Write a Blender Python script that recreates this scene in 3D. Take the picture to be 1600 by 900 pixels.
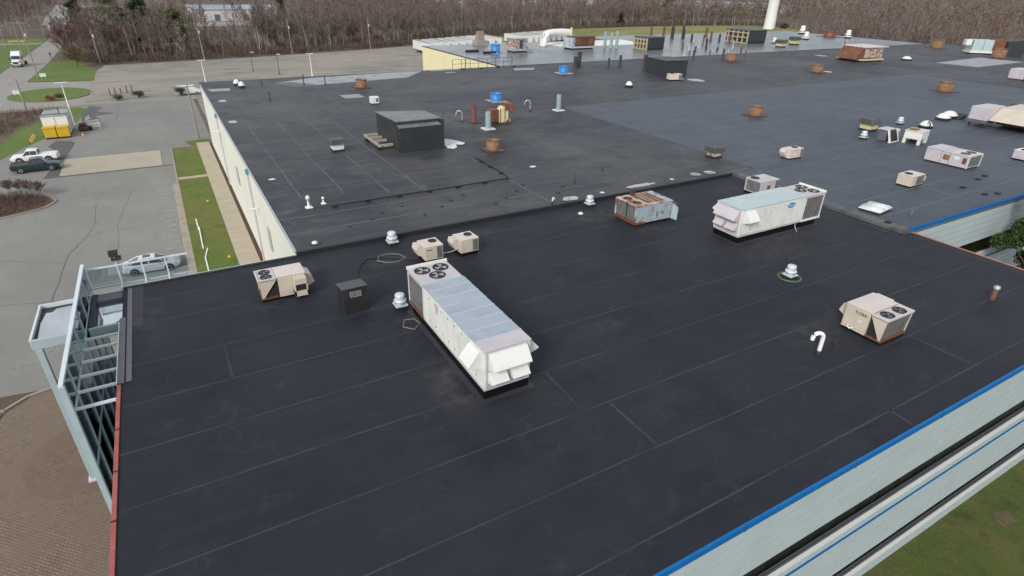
import bpy, math, random
import numpy as np
from mathutils import Vector, Matrix
random.seed(7)
for o in list(bpy.data.objects): bpy.data.objects.remove(o)
scene = bpy.context.scene
C = scene.collection
R = math.radians

# ---------------------------------------------------------------- camera
CAM_Z = 25.3
cam_d = bpy.data.cameras.new('camera')
cam = bpy.data.objects.new('camera', cam_d); C.objects.link(cam)
cam_d.sensor_width = 36; cam_d.lens = 20.556
cam_d.clip_start = .1; cam_d.clip_end = 6000
_p, _ro, _h = 0.485822, 0.0225811, 1.0440749
fw = Vector((math.cos(_p)*math.cos(_h), math.cos(_p)*math.sin(_h), -math.sin(_p)))
r_ = fw.cross(Vector((0, 0, 1))).normalized(); u_ = r_.cross(fw)
rt = math.cos(_ro)*r_ + math.sin(_ro)*u_; up = -math.sin(_ro)*r_ + math.cos(_ro)*u_
cam.matrix_world = Matrix(((rt.x, up.x, -fw.x, 0), (rt.y, up.y, -fw.y, 0), (rt.z, up.z, -fw.z, CAM_Z), (0, 0, 0, 1)))
scene.camera = cam

# ---------------------------------------------------------------- sky, sun, exposure
SUN_EL, SUN_DX, SUN_DY = R(33), -.80, -.60
world = bpy.data.worlds.new('World'); scene.world = world; world.use_nodes = True
nt = world.node_tree; bg = nt.nodes['Background']
sky = nt.nodes.new('ShaderNodeTexSky'); sky.sky_type = 'NISHITA'; sky.sun_disc = False
sky.sun_elevation = SUN_EL; sky.sun_rotation = math.atan2(SUN_DX, SUN_DY)
sky.air_density = 1.0; sky.dust_density = 2.5; sky.ozone_density = 1.0
# broken grey cloud over the whole dome
tc = nt.nodes.new('ShaderNodeTexCoord'); nz = nt.nodes.new('ShaderNodeTexNoise')
nz.inputs['Scale'].default_value = 3.2; nz.inputs['Detail'].default_value = 7; nz.inputs['Roughness'].default_value = .6
cr = nt.nodes.new('ShaderNodeValToRGB'); cr.color_ramp.elements[0].position = .36; cr.color_ramp.elements[1].position = .6
hs = nt.nodes.new('ShaderNodeHueSaturation'); hs.inputs['Saturation'].default_value = .55
mx = nt.nodes.new('ShaderNodeMix'); mx.data_type = 'RGBA'
mx.inputs['B'].default_value = (8.2, 8.5, 9.0, 1)
nt.links.new(tc.outputs['Generated'], nz.inputs['Vector']); nt.links.new(nz.outputs['Fac'], cr.inputs['Fac'])
nt.links.new(sky.outputs['Color'], hs.inputs['Color']); nt.links.new(hs.outputs['Color'], mx.inputs['A'])
nt.links.new(cr.outputs['Color'], mx.inputs['Factor']); nt.links.new(mx.outputs['Result'], bg.inputs['Color'])
bg.inputs['Strength'].default_value = .095
sun_d = bpy.data.lights.new('sun', 'SUN'); sun_d.energy = 1.9; sun_d.angle = R(16); sun_d.color = (1, .96, .9)
sun = bpy.data.objects.new('sun', sun_d); C.objects.link(sun)
sd = Vector((SUN_DX*math.cos(SUN_EL), SUN_DY*math.cos(SUN_EL), math.sin(SUN_EL)))
sun.rotation_euler = sd.to_track_quat('Z', 'Y').to_euler(); sun.location = (0, -40, 60)
vs = scene.view_settings; vs.view_transform = 'Standard'; vs.look = 'None'; vs.exposure = .35; vs.gamma = 1
vs.use_curve_mapping = False
scene.render.engine = 'CYCLES'
scene.render.resolution_x = 1024; scene.render.resolution_y = 576

# ---------------------------------------------------------------- helpers
class MB:
    """collects shapes, then builds ONE mesh object"""
    def __init__(s): s.v = []; s.f = []; s.sm = []
    def add(s, vs, fs, smooth=False):
        n = len(s.v); s.v += [tuple(v) for v in vs]; s.f += [tuple(i+n for i in f) for f in fs]; s.sm += [smooth]*len(fs); return s
    def box(s, x0, x1, y0, y1, z0, z1):
        return s.add([(x0,y0,z0),(x1,y0,z0),(x1,y1,z0),(x0,y1,z0),(x0,y0,z1),(x1,y0,z1),(x1,y1,z1),(x0,y1,z1)],
              [(0,3,2,1),(4,5,6,7),(0,1,5,4),(1,2,6,5),(2,3,7,6),(3,0,4,7)])
    def hexa(s, b, t):   # bottom 4, top 4 (ccw from above)
        return s.add(list(b)+list(t), [(0,3,2,1),(4,5,6,7),(0,1,5,4),(1,2,6,5),(2,3,7,6),(3,0,4,7)])
    def poly(s, pts, z=None):
        pts = [p if len(p) == 3 else (p[0], p[1], z) for p in pts]
        return s.add(pts, [tuple(range(len(pts)))])
    def slab(s, pts, z0, z1):
        n = len(pts); a = [(p[0],p[1],z0) for p in pts]+[(p[0],p[1],z1) for p in pts]
        return s.add(a, [tuple(range(n-1,-1,-1)), tuple(range(n,2*n))]+[(i,(i+1)%n,(i+1)%n+n,i+n) for i in range(n)])
    def prism(s, prof, axis, a, b):   # prof = list of 2-D points, extruded along axis from a to b
        n = len(prof)
        def mk(p, t): return {'x': (t,p[0],p[1]), 'y': (p[0],t,p[1]), 'z': (p[0],p[1],t)}[axis]
        return s.add([mk(p,a) for p in prof]+[mk(p,b) for p in prof],
              [tuple(range(n-1,-1,-1)), tuple(range(n,2*n))]+[(i,(i+1)%n,(i+1)%n+n,i+n) for i in range(n)])
    def lathe(s, prof, n=20, c=(0,0,0), cap=True, smooth=True):  # prof: (r,z)
        v = []; f = []
        for r, z in prof:
            for k in range(n):
                a = 2*math.pi*k/n; v.append((c[0]+r*math.cos(a), c[1]+r*math.sin(a), c[2]+z))
        for i in range(len(prof)-1):
            for k in range(n):
                k2 = (k+1)%n; f.append((i*n+k, i*n+k2, (i+1)*n+k2, (i+1)*n+k))
        s.add(v, f, smooth)
        if cap:
            m = len(prof)-1
            s.add(v[:n], [tuple(range(n-1,-1,-1))]); s.add(v[m*n:], [tuple(range(n))])
        return s
    def tube(s, pts, r, n=8, cap=True):
        pts = [Vector(p) for p in pts]; rs = r if isinstance(r, (list, tuple)) else [r]*len(pts)
        v = []; f = []
        for i, p in enumerate(pts):
            d = (pts[min(i+1,len(pts)-1)]-pts[max(i-1,0)]).normalized()
            a = Vector((0,0,1)) if abs(d.z) < .9 else Vector((1,0,0))
            e1 = d.cross(a).normalized(); e2 = e1.cross(d)
            for k in range(n):
                t = 2*math.pi*k/n; v.append(p+rs[i]*(math.cos(t)*e1+math.sin(t)*e2))
        for i in range(len(pts)-1):
            for k in range(n):
                k2 = (k+1)%n; f.append((i*n+k, (i+1)*n+k, (i+1)*n+k2, i*n+k2))
        s.add(v, f, n > 5)
        if cap: s.add(v[:n], [tuple(range(n))]); s.add(v[-n:], [tuple(range(n-1,-1,-1))])
        return s
    def cylx(s, x0, x1, r, y, z, n=18, axis='x'):
        prof = [(r*math.cos(2*math.pi*k/n), r*math.sin(2*math.pi*k/n)) for k in range(n)]
        return s.prism([(y+a, z+b) for a, b in prof], axis, x0, x1)
    def loft(s, secs, smooth=False):   # secs: list of equal-length closed loops
        n = len(secs[0]); v = [p for q in secs for p in q]; f = []
        for i in range(len(secs)-1):
            for k in range(n):
                k2 = (k+1)%n; f.append((i*n+k, i*n+k2, (i+1)*n+k2, (i+1)*n+k))
        s.add(v, f, smooth); s.add(secs[0], [tuple(range(n-1,-1,-1))]); s.add(secs[-1], [tuple(range(n))]); return s
    def mesh(s, name):
        me = bpy.data.meshes.new(name); me.from_pydata(s.v, [], s.f)
        me.polygons.foreach_set('use_smooth', s.sm); me.update(); return me
    def build(s, name, m, parent=None, bevel=0, loc=None):
        o = bpy.data.objects.new(name, s.mesh(name)); C.objects.link(o)
        o.data.materials.append(m); o.parent = parent
        if loc: o.location = loc
        if bevel:
            b = o.modifiers.new('bevel', 'BEVEL'); b.width = bevel; b.segments = 2; b.limit_method = 'ANGLE'; b.angle_limit = R(40)
        return o
def tag(o, label, cat, group=None):
    o['label'] = label; o['category'] = cat
    if group: o['group'] = group
    return o
def thing(name, label, cat, loc=(0,0,0), rz=0, group=None):
    o = bpy.data.objects.new(name, None); C.objects.link(o); o.empty_display_size = .3
    o.location = loc; o.rotation_euler = (0,0,rz)
    return tag(o, label, cat, group)
def structure(o): o['kind'] = 'structure'; return o
def stuff(o): o['kind'] = 'stuff'; return o
def share(o, name, parent, loc=(0,0,0), rz=0, scale=None):   # same mesh data again
    c = bpy.data.objects.new(name, o.data); C.objects.link(c); c.parent = parent; c.location = loc; c.rotation_euler = (0,0,rz)
    if scale: c.scale = scale
    return c
def copy_thing(root, loc, rz=0, label=None, scale=None):
    c = root.copy(); C.objects.link(c); c.location = loc; c.rotation_euler = (0,0,rz)
    if scale: c.scale = scale
    if label: c['label'] = label
    for ch in list(root.children):
        k = ch.copy(); C.objects.link(k); k.parent = c
        for g in list(ch.children):
            d = g.copy(); C.objects.link(d); d.parent = k
    return c
def text_mesh(body, size, ext=.004):
    cu = bpy.data.curves.new('txt', 'FONT'); cu.body = body; cu.size = size; cu.extrude = ext
    cu.align_x = 'CENTER'; cu.align_y = 'CENTER'
    o = bpy.data.objects.new('txt', cu); C.objects.link(o)
    bpy.context.view_layer.update()
    me = bpy.data.meshes.new_from_object(o.evaluated_get(bpy.context.evaluated_depsgraph_get()))
    bpy.data.objects.remove(o); return me

# ---------------------------------------------------------------- materials
def srgb(r, g, b): return tuple((c/255/12.92 if c/255 <= .04045 else ((c/255+.055)/1.055)**2.4) for c in (r,g,b))
def _n(nt, t, **k):
    n = nt.nodes.new(t)
    for a, v in k.items(): setattr(n, a, v)
    return n
def _mixc(nt, fac, a, b):
    m = _n(nt, 'ShaderNodeMix', data_type='RGBA')
    for s, x in (('Factor', fac), ('A', a), ('B', b)):
        if hasattr(x, 'is_linked'): nt.links.new(x, m.inputs[s])
        else: m.inputs[s].default_value = x if s == 'Factor' else (*x, 1)
    return m.outputs['Result']
def _noise(nt, vec, scale, detail=5, rough=.55, lo=.4, hi=.6, stretch=None, dist=0):
    if stretch:
        mp = _n(nt, 'ShaderNodeMapping'); mp.inputs['Scale'].default_value = stretch; nt.links.new(vec, mp.inputs['Vector']); vec = mp.outputs[0]
    n = _n(nt, 'ShaderNodeTexNoise'); n.inputs['Scale'].default_value = scale; n.inputs['Detail'].default_value = detail
    n.inputs['Roughness'].default_value = rough; n.inputs['Distortion'].default_value = dist
    nt.links.new(vec, n.inputs['Vector'])
    r = _n(nt, 'ShaderNodeMapRange'); r.inputs[1].default_value = lo; r.inputs[2].default_value = hi
    nt.links.new(n.outputs['Fac'], r.inputs[0]); return r.outputs[0]
def M(name, base, layers=(), rough=.6, metal=0, bump=None, rough2=None, spec=None, extra=None):
    """base colour + noise layers [(colour, scale, lo, hi, strength, stretch)]"""
    m = bpy.data.materials.new(name); m.use_nodes = True; nt = m.node_tree
    b = nt.nodes['Principled BSDF']; tc = _n(nt, 'ShaderNodeTexCoord'); oi = _n(nt, 'ShaderNodeObjectInfo')
    off = _n(nt, 'ShaderNodeVectorMath', operation='MULTIPLY_ADD'); off.inputs[1].default_value = (0,0,0)
    add = _n(nt, 'ShaderNodeVectorMath', operation='ADD'); nt.links.new(tc.outputs['Object'], add.inputs[0])
    sc = _n(nt, 'ShaderNodeMath', operation='MULTIPLY'); sc.inputs[1].default_value = 37.0; nt.links.new(oi.outputs['Random'], sc.inputs[0])
    nt.links.new(sc.outputs[0], add.inputs[1]); vec = add.outputs[0]
    nt.nodes.remove(off)
    col = tuple(base); f = None
    for L in layers:
        c, s, lo, hi, st = L[:5]; fac = _noise(nt, vec, s, lo=lo, hi=hi, stretch=L[5] if len(L) > 5 else None, detail=L[6] if len(L) > 6 else 5)
        mu = _n(nt, 'ShaderNodeMath', operation='MULTIPLY'); mu.inputs[1].default_value = st; nt.links.new(fac, mu.inputs[0])
        col = _mixc(nt, mu.outputs[0], col, c); f = fac
    if extra: col = extra(nt, vec, col)
    if hasattr(col, 'is_linked'): nt.links.new(col, b.inputs['Base Color'])
    else: b.inputs['Base Color'].default_value = (*col, 1)
    b.inputs['Roughness'].default_value = rough; b.inputs['Metallic'].default_value = metal
    if spec is not None: b.inputs['Specular IOR Level'].default_value = spec
    if rough2 is not None:
        fr = _noise(nt, vec, rough2[1], lo=.35, hi=.65); rr = _n(nt, 'ShaderNodeMapRange')
        rr.inputs[3].default_value = rough; rr.inputs[4].default_value = rough2[0]; nt.links.new(fr, rr.inputs[0]); nt.links.new(rr.outputs[0], b.inputs['Roughness'])
    if bump:
        bs, bd = bump; fb = _noise(nt, vec, bs, lo=0, hi=1, detail=6); bn = _n(nt, 'ShaderNodeBump'); bn.inputs['Distance'].default_value = bd
        bn.inputs['Strength'].default_value = 1; nt.links.new(fb, bn.inputs['Height']); nt.links.new(bn.outputs[0], b.inputs['Normal'])
    return m
def cracks(scale, width, col, strength=.8, mask=.2):
    def f(nt, vec, c0):
        d = _n(nt, 'ShaderNodeTexNoise'); d.inputs['Scale'].default_value = scale*2.5; d.inputs['Detail'].default_value = 5; nt.links.new(vec, d.inputs['Vector'])
        a = _n(nt, 'ShaderNodeVectorMath', operation='MULTIPLY_ADD'); a.inputs[1].default_value = (1.1/scale,)*3; nt.links.new(d.outputs['Color'], a.inputs[0]); nt.links.new(vec, a.inputs[2])
        v = _n(nt, 'ShaderNodeTexVoronoi', feature='DISTANCE_TO_EDGE'); v.inputs['Scale'].default_value = scale; nt.links.new(a.outputs[0], v.inputs['Vector'])
        r = _n(nt, 'ShaderNodeMapRange'); r.inputs[1].default_value = 0; r.inputs[2].default_value = width*scale; r.inputs[3].default_value = strength; r.inputs[4].default_value = 0
        nt.links.new(v.outputs['Distance'], r.inputs[0])
        k = _noise(nt, vec, scale*1.3, lo=.5-mask, hi=.5+mask); mu = _n(nt, 'ShaderNodeMath', operation='MULTIPLY'); nt.links.new(r.outputs[0], mu.inputs[0]); nt.links.new(k, mu.inputs[1])
        return _mixc(nt, mu.outputs[0], c0, col)
    return f
def stains(spots, col):
    """dried dirt around the feet of the units: (x, y, rx, ry, strength)"""
    def f(nt, vec, c0):
        g = _n(nt, 'ShaderNodeNewGeometry'); nz_ = _noise(nt, g.outputs['Position'], 1.3, lo=.38, hi=.66); tot = None
        for x, y, rx, ry, st in spots:
            a = _n(nt, 'ShaderNodeVectorMath', operation='SUBTRACT'); a.inputs[1].default_value = (x,y,9.3); nt.links.new(g.outputs['Position'], a.inputs[0])
            b = _n(nt, 'ShaderNodeVectorMath', operation='MULTIPLY'); b.inputs[1].default_value = (1/rx,1/ry,0); nt.links.new(a.outputs[0], b.inputs[0])
            l = _n(nt, 'ShaderNodeVectorMath', operation='LENGTH'); nt.links.new(b.outputs[0], l.inputs[0])
            r = _n(nt, 'ShaderNodeMapRange'); r.inputs[1].default_value = 1; r.inputs[2].default_value = .2; r.inputs[3].default_value = 0; r.inputs[4].default_value = st; nt.links.new(l.outputs['Value'], r.inputs[0])
            if tot is None: tot = r.outputs[0]
            else: m_ = _n(nt, 'ShaderNodeMath', operation='MAXIMUM'); nt.links.new(tot, m_.inputs[0]); nt.links.new(r.outputs[0], m_.inputs[1]); tot = m_.outputs[0]
        mu = _n(nt, 'ShaderNodeMath', operation='MULTIPLY'); nt.links.new(tot, mu.inputs[0]); nt.links.new(nz_, mu.inputs[1])
        return _mixc(nt, mu.outputs[0], c0, col)
    return f
def rings(col, amt):
    """faint dried edges of old puddles"""
    def f(nt, vec, c0):
        for sc, w in ((.16,.010),(.42,.016)):
            n = _n(nt, 'ShaderNodeTexNoise'); n.inputs['Scale'].default_value = sc; n.inputs['Detail'].default_value = 3; nt.links.new(vec, n.inputs['Vector'])
            a = _n(nt, 'ShaderNodeMath', operation='SUBTRACT'); a.inputs[1].default_value = .56; nt.links.new(n.outputs['Fac'], a.inputs[0])
            b = _n(nt, 'ShaderNodeMath', operation='ABSOLUTE'); nt.links.new(a.outputs[0], b.inputs[0])
            r = _n(nt, 'ShaderNodeMapRange'); r.inputs[1].default_value = 0; r.inputs[2].default_value = w; r.inputs[3].default_value = amt; r.inputs[4].default_value = 0; nt.links.new(b.outputs[0], r.inputs[0])
            k = _noise(nt, vec, sc*3, lo=.45, hi=.65); mu = _n(nt, 'ShaderNodeMath', operation='MULTIPLY'); nt.links.new(r.outputs[0], mu.inputs[0]); nt.links.new(k, mu.inputs[1])
            c0 = _mixc(nt, mu.outputs[0], c0, col)
        return c0
    return f
def membrane(name, base, dust, amt, rough, wet=None, extra=None, sp=.22):
    lay = [(dust, .09, .35, .75, amt), (tuple(c*.78 for c in base), .35, .5, .72, .7), (dust, .8, .5, .85, amt*.9, (.35,1.6,1)),
           (tuple(min(1,c*1.5) for c in dust), 4.5, .6, .85, amt*.5), (tuple(c*.7 for c in base), 11, .55, .75, .35)]
    return M(name, base, lay, rough=rough, bump=(1.1, .02), rough2=wet, extra=(lambda nt, v, c: (extra(nt, v, rings(tuple(x*1.25 for x in dust), .28)(nt, v, c)) if extra else rings(tuple(x*1.25 for x in dust), .4)(nt, v, c))), spec=.5 if wet else sp)
m_roof = membrane('roof_membrane_front', (.0195,.0215,.0300), (.044,.046,.052), .38, .62, extra=stains([(8.3,19.5,1.3,2.6,.8),(10.4,33.2,2.2,1.3,.75),(8.6,25.2,1.1,1.3,.5),(35.5,24.0,4.5,1.0,.6),(29.5,29.5,2.6,.9,.6),(26.5,33.8,4.5,1.6,.6),(17.5,34.6,1.6,.8,.7),(26.6,14.6,2.6,1.3,.5),(33.5,22.5,4.5,1.8,.35),(2.6,30.4,1.6,.8,.5),(17.5,20.2,3,.7,.4),(-3.2,31.5,1.1,3.6,.35),(43.5,28,1.3,6,.4),(31.3,19.5,1.0,1.0,.5),(41.5,33.5,3,1.5,.35)], (.072,.070,.068)), sp=.14)
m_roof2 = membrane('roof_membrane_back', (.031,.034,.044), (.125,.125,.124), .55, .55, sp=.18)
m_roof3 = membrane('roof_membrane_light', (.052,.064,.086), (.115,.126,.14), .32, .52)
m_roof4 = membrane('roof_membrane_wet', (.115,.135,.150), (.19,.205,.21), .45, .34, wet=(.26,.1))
m_seam = M('seam_tape', (.050,.051,.058), [((.027,.029,.038), .5, .45, .65, .75), ((.07,.07,.072), 5, .55, .8, .5)], rough=.75, spec=.15)
m_seam2 = M('seam_tape_grey', (.105,.105,.108), [((.05,.052,.06), .8, .45, .65, .8), ((.15,.15,.145), 4, .55, .8, .5)], rough=.75)
m_seam3 = M('seam_tape_pale', (.125,.13,.135), [((.07,.075,.085), .6, .45, .65, .8)], rough=.7)
m_curb = M('black_curb_membrane', (.006,.0065,.007), rough=.6, spec=.12)
m_flash = M('black_flashing', (.016,.0165,.02), [((.04,.04,.045), 1.5, .5, .8, .6)], rough=.55)
m_patch = M('pale_membrane_patch', (.30,.32,.34), [((.17,.18,.19), .8, .4, .65, .8), ((.42,.44,.46), 3, .55, .8, .5)], rough=.5)
m_sealant = M('white_sealant', (.66,.68,.70), [((.42,.42,.42), 2, .5, .8, .6)], rough=.5)
m_ponding = M('pale_sediment', (.40,.43,.45), [((.12,.125,.13), 1.6, .45, .7, .9)], rough=.5)
def rusty(name, base, amt, rust=(.18,.055,.022), rough=.55, metal=0, sc=1.6):
    return M(name, base, [(tuple(c*.72 for c in base), 1.1, .45, .7, .6), (rust, sc, .62-amt*.4, .74-amt*.4, .95), (tuple(c*.5 for c in rust), sc*4, .55, .7, amt)], rough=rough, metal=metal, bump=(9,.004))
m_white = M('white_painted_steel', (.70,.72,.68), [((.54,.55,.51), .8, .5, .75, .6), ((.40,.35,.27), 3.5, .58, .78, .6, (1,1,.18))], rough=.45)
m_whiteb = M('bright_white_paint', (.68,.70,.67), [((.58,.59,.56), 1.2, .5, .75, .6)], rough=.4)
m_lilac = M('weathered_lilac_steel', (.50,.47,.50), [((.40,.37,.40), .9, .45, .7, .7), ((.35,.28,.24), 4, .66, .8, .4, (1,1,.3))], rough=.5)
m_galv = M('galvanised_top', (.37,.44,.50), [((.31,.37,.43), .7, .45, .65, .8), ((.43,.47,.51), 2.4, .5, .75, .5), ((.35,.33,.31), 7, .64, .78, .5)], rough=.42, metal=.25)
m_aqua = M('oxidised_aqua_top', (.43,.545,.555), [((.52,.58,.58), .6, .45, .65, .8), ((.36,.45,.47), 2.4, .5, .75, .6, (1,3,1))], rough=.45, metal=.15)
m_tan = M('tan_enamel', (.55,.485,.405), [((.46,.40,.33), .9, .45, .7, .6), ((.36,.30,.24), 5, .64, .8, .35, (1,1,.3))], rough=.42)
m_tan2 = M('light_tan_top', (.60,.53,.485), [((.52,.455,.41), .8, .45, .7, .6)], rough=.45)
m_coil = M('condenser_coil', (.20,.205,.205), [((.10,.10,.105), 14, .4, .6, .8, (1,1,.12)), ((.30,.29,.27), 1.5, .5, .8, .5)], rough=.6, metal=.3)
m_dark = M('dark_interior', (.018,.018,.019), rough=.6)
m_blade = M('fan_blade', (.17,.165,.16), [((.08,.07,.065), 3, .4, .7, .7)], rough=.5, metal=.3)
m_bladew = M('pale_fan_blade', (.30,.29,.28), [((.25,.23,.21), 3, .5, .7, .7)], rough=.5)
m_rust = rusty('rust', (.18,.08,.046), .5, rust=(.14,.047,.024))
m_rustdk = rusty('dark_rust', (.075,.042,.034), .3, rust=(.13,.05,.03))
m_ochre = M('ochre_rusted_drum', (.215,.125,.06), [((.15,.065,.032), 1.6, .4, .65, .8), ((.27,.18,.10), 2.5, .5, .75, .6)], rough=.7, bump=(8,.004))
m_bluedrum = M('blue_enamel', (.02,.20,.50), [((.03,.18,.5), 1.5, .45, .7, .6), ((.2,.2,.18), 4, .66, .8, .5)], rough=.45)
m_bluegrey = rusty('blue_grey_panel', (.33,.41,.45), .22)
m_rustwhite = rusty('rusted_white_panel', (.50,.47,.42), .42, rust=(.24,.07,.032))
m_redstack = M('red_brown_stack', (.13,.042,.032), [((.08,.03,.026), 2, .4, .7, .7), ((.2,.1,.07), 5, .55, .8, .4)], rough=.6)
m_greystack = M('grey_green_stack', (.24,.31,.31), [((.15,.18,.18), 2, .4, .7, .7)], rough=.5)
m_blackpipe = M('black_cast_pipe', (.022,.021,.022), [((.05,.045,.042), 3, .5, .8, .5)], rough=.5)
m_galvpipe = M('galvanised_pipe', (.42,.45,.46), [((.28,.29,.29), 3, .4, .7, .6)], rough=.4, metal=.5)
m_pvc = M('white_pvc', (.78,.79,.78), [((.62,.62,.58), 2, .5, .8, .5)], rough=.3)
m_alu = M('spun_aluminium', (.60,.66,.68), [((.46,.51,.53), 2, .4, .7, .6)], rough=.4, metal=.25)
m_cream = M('cream_panel', (.62,.56,.33), [((.5,.44,.25), 2, .45, .7, .5)], rough=.5)
m_dkcap = M('dark_grey_cap', (.045,.05,.052), [((.10,.105,.105), 1.6, .45, .75, .7)], rough=.5)
m_penth = M('black_membrane_wall', (.026,.031,.034), [((.045,.05,.052), .7, .45, .75, .6), ((.014,.017,.019), 2.2, .5, .75, .6)], rough=.5, bump=(2,.01))
m_penthtop = M('grey_membrane_top', (.13,.138,.142), [((.22,.225,.23), .8, .45, .7, .7), ((.08,.085,.09), 2.6, .5, .7, .6)], rough=.45)
m_wood = M('weathered_timber', (.36,.32,.26), [((.24,.20,.16), 2, .4, .65, .7, (1,1,6)), ((.45,.41,.35), 6, .5, .8, .4)], rough=.8)
m_rubber = M('black_rubber', (.012,.012,.012), rough=.7)
m_wire = M('grey_cable', (.20,.21,.20), rough=.6)
m_green = M('green_hose', (.10,.16,.08), rough=.5)
m_blackcable = M('black_cable', (.012,.012,.014), rough=.5)
# ---------------------------------------------------------------- ground materials
m_earth = M('leaf_litter_earth', (.115,.085,.06), [((.075,.052,.036), .06, .4, .6, .8), ((.15,.125,.085), .4, .5, .7, .6), ((.06,.075,.03), .03, .52, .68, .5)], rough=.95)
m_asph = M('weathered_asphalt', (.215,.212,.195), [((.175,.174,.16), .05, .4, .62, .8), ((.25,.245,.23), .22, .5, .75, .6), ((.15,.15,.145), .8, .55, .8, .5, (1,.25,1)), ((.26,.255,.245), 6, .5, .8, .3)], rough=.85,
           extra=cracks(.085, .05, (.075,.074,.072), .75, .12))
m_bare = M('broken_old_asphalt', (.27,.24,.20), [((.19,.182,.165), .045, .42, .58, .9, (.6,1.6,1)), ((.31,.28,.24), .16, .48, .7, .7), ((.12,.105,.095), .1, .60, .68, .8, (.5,2.4,1)), ((.22,.23,.2), .5, .55, .75, .5)], rough=.9)
m_road = M('road_asphalt', (.27,.255,.235), [((.225,.215,.20), .08, .4, .65, .7), ((.29,.28,.26), .5, .5, .75, .5)], rough=.85)
m_grass = M('lawn', (.092,.138,.012), [((.15,.135,.028), .22, .42, .62, .8), ((.055,.085,.016), .7, .5, .72, .7), ((.17,.155,.06), .5, .60, .78, .7), ((.04,.06,.012), 5, .45, .7, .5)], rough=.9, bump=(14,.03))
m_grass2 = M('bright_verge', (.085,.145,.018), [((.14,.15,.04), .15, .45, .65, .8), ((.05,.085,.015), .6, .5, .72, .7)], rough=.9, bump=(6,.04))
m_grassdry = M('dry_field_grass', (.20,.19,.06), [((.12,.14,.035), .05, .42, .6, .9), ((.28,.25,.11), .2, .5, .75, .6)], rough=.95)
m_grassnear = M('patchy_lawn', (.066,.090,.009), [((.115,.100,.026), .45, .48, .64, .8), ((.030,.042,.006), .9, .48, .7, .75), ((.12,.10,.04), 2.6, .56, .76, .55), ((.022,.030,.005), 9, .5, .7, .6)], rough=.9, bump=(16,.05))
m_conc = M('sand_concrete', (.40,.345,.255), [((.33,.285,.21), .5, .45, .7, .6), ((.46,.40,.31), 3, .5, .8, .4)], rough=.85)
m_concslab = M('pale_concrete_pad', (.36,.325,.25), [((.30,.27,.21), .2, .45, .7, .7), ((.42,.38,.30), 1.2, .5, .75, .5)], rough=.85)
m_kerb = M('worn_kerb', (.33,.285,.23), [((.22,.19,.16), 1.2, .45, .7, .7)], rough=.9)
m_mulch = M('red_mulch', (.085,.042,.03), [((.05,.026,.02), 3, .4, .65, .8), ((.13,.07,.05), 9, .55, .8, .5)], rough=.95, bump=(9,.04))
m_tar = M('fresh_tar_patch', (.085,.083,.085), [((.12,.115,.115), .6, .5, .75, .6)], rough=.8)
m_line = M('worn_white_paint', (.36,.35,.325), [((.22,.217,.20), 1.6, .40, .54, .95)], rough=.8)
m_yline = M('worn_yellow_paint', (.45,.36,.14), [((.27,.26,.22), .8, .42, .6, .8)], rough=.8)
def paver_mat(name, c1, c2, mortar):
    m = bpy.data.materials.new(name); m.use_nodes = True; nt = m.node_tree; b = nt.nodes['Principled BSDF']
    tc = _n(nt, 'ShaderNodeTexCoord'); br = _n(nt, 'ShaderNodeTexBrick'); br.inputs['Scale'].default_value = 1
    mp = _n(nt, 'ShaderNodeMapping'); mp.inputs['Rotation'].default_value = (0,0,R(45)); nt.links.new(tc.outputs['Object'], mp.inputs['Vector'])
    br.inputs['Brick Width'].default_value = .24; br.inputs['Row Height'].default_value = .15; br.inputs['Mortar Size'].default_value = .016
    br.inputs['Color1'].default_value = (*c1,1); br.inputs['Color2'].default_value = (*c2,1); br.inputs['Mortar'].default_value = (*mortar,1)
    nt.links.new(mp.outputs[0], br.inputs['Vector'])
    f = _noise(nt, tc.outputs['Object'], .35, lo=.4, hi=.65); f2 = _noise(nt, tc.outputs['Object'], 1.3, lo=.5, hi=.75)
    c = _mixc(nt, f, br.outputs['Color'], tuple(x*.72 for x in c1))
    mu = _n(nt, 'ShaderNodeMath', operation='MULTIPLY'); mu.inputs[1].default_value = .35; nt.links.new(f2, mu.inputs[0])
    c = _mixc(nt, mu.outputs[0], c, (.20,.158,.12)); nt.links.new(c, b.inputs['Base Color']); b.inputs['Roughness'].default_value = .85
    bn = _n(nt, 'ShaderNodeBump'); bn.invert = True; bn.inputs['Distance'].default_value = .012; nt.links.new(br.outputs['Fac'], bn.inputs['Height']); nt.links.new(bn.outputs[0], b.inputs['Normal'])
    return m
m_paver = paver_mat('clay_pavers', (.245,.182,.132), (.185,.135,.095), (.085,.064,.049))
m_paver2 = paver_mat('red_clay_pavers', (.235,.158,.118), (.18,.118,.087), (.08,.06,.046))

# ---------------------------------------------------------------- setting: ground, road, lots, walks
def gz(x, y):   # the lawn south of the office lies lower
    t = min(1, max(0, (13-y)/5)); s = min(1, max(0, (x+1)/4)); return -1.5*t*s
xs = [-2500,-600,-200,-60,-20,-8,-1,3,8,20,40,60,100,300,900,2500]; ys = [-900,-200,-40,0,4,8,13,20,60,200,600,1500,3500]
v = [(x,y,gz(x,y)-.03) for y in ys for x in xs]; nx = len(xs)
g = MB().add(v, [(j*nx+i,j*nx+i+1,(j+1)*nx+i+1,(j+1)*nx+i) for j in range(len(ys)-1) for i in range(nx-1)])
structure(g.build('ground', m_earth))
def sheet(name, pts, z, m, kind=structure): return kind(MB().poly(pts, z).build(name, m))
def ell(cx, cy, rx, ry, n=28, wob=0, rot=0):
    rnd = random.Random(int(cx*7+cy)); P = []
    for k in range(n):
        a = 2*math.pi*k/n; f = 1+wob*(rnd.random()-.5); x = rx*f*math.cos(a); y = ry*f*math.sin(a)
        P.append((cx+x*math.cos(rot)-y*math.sin(rot), cy+x*math.sin(rot)+y*math.cos(rot)))
    return P
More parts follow.
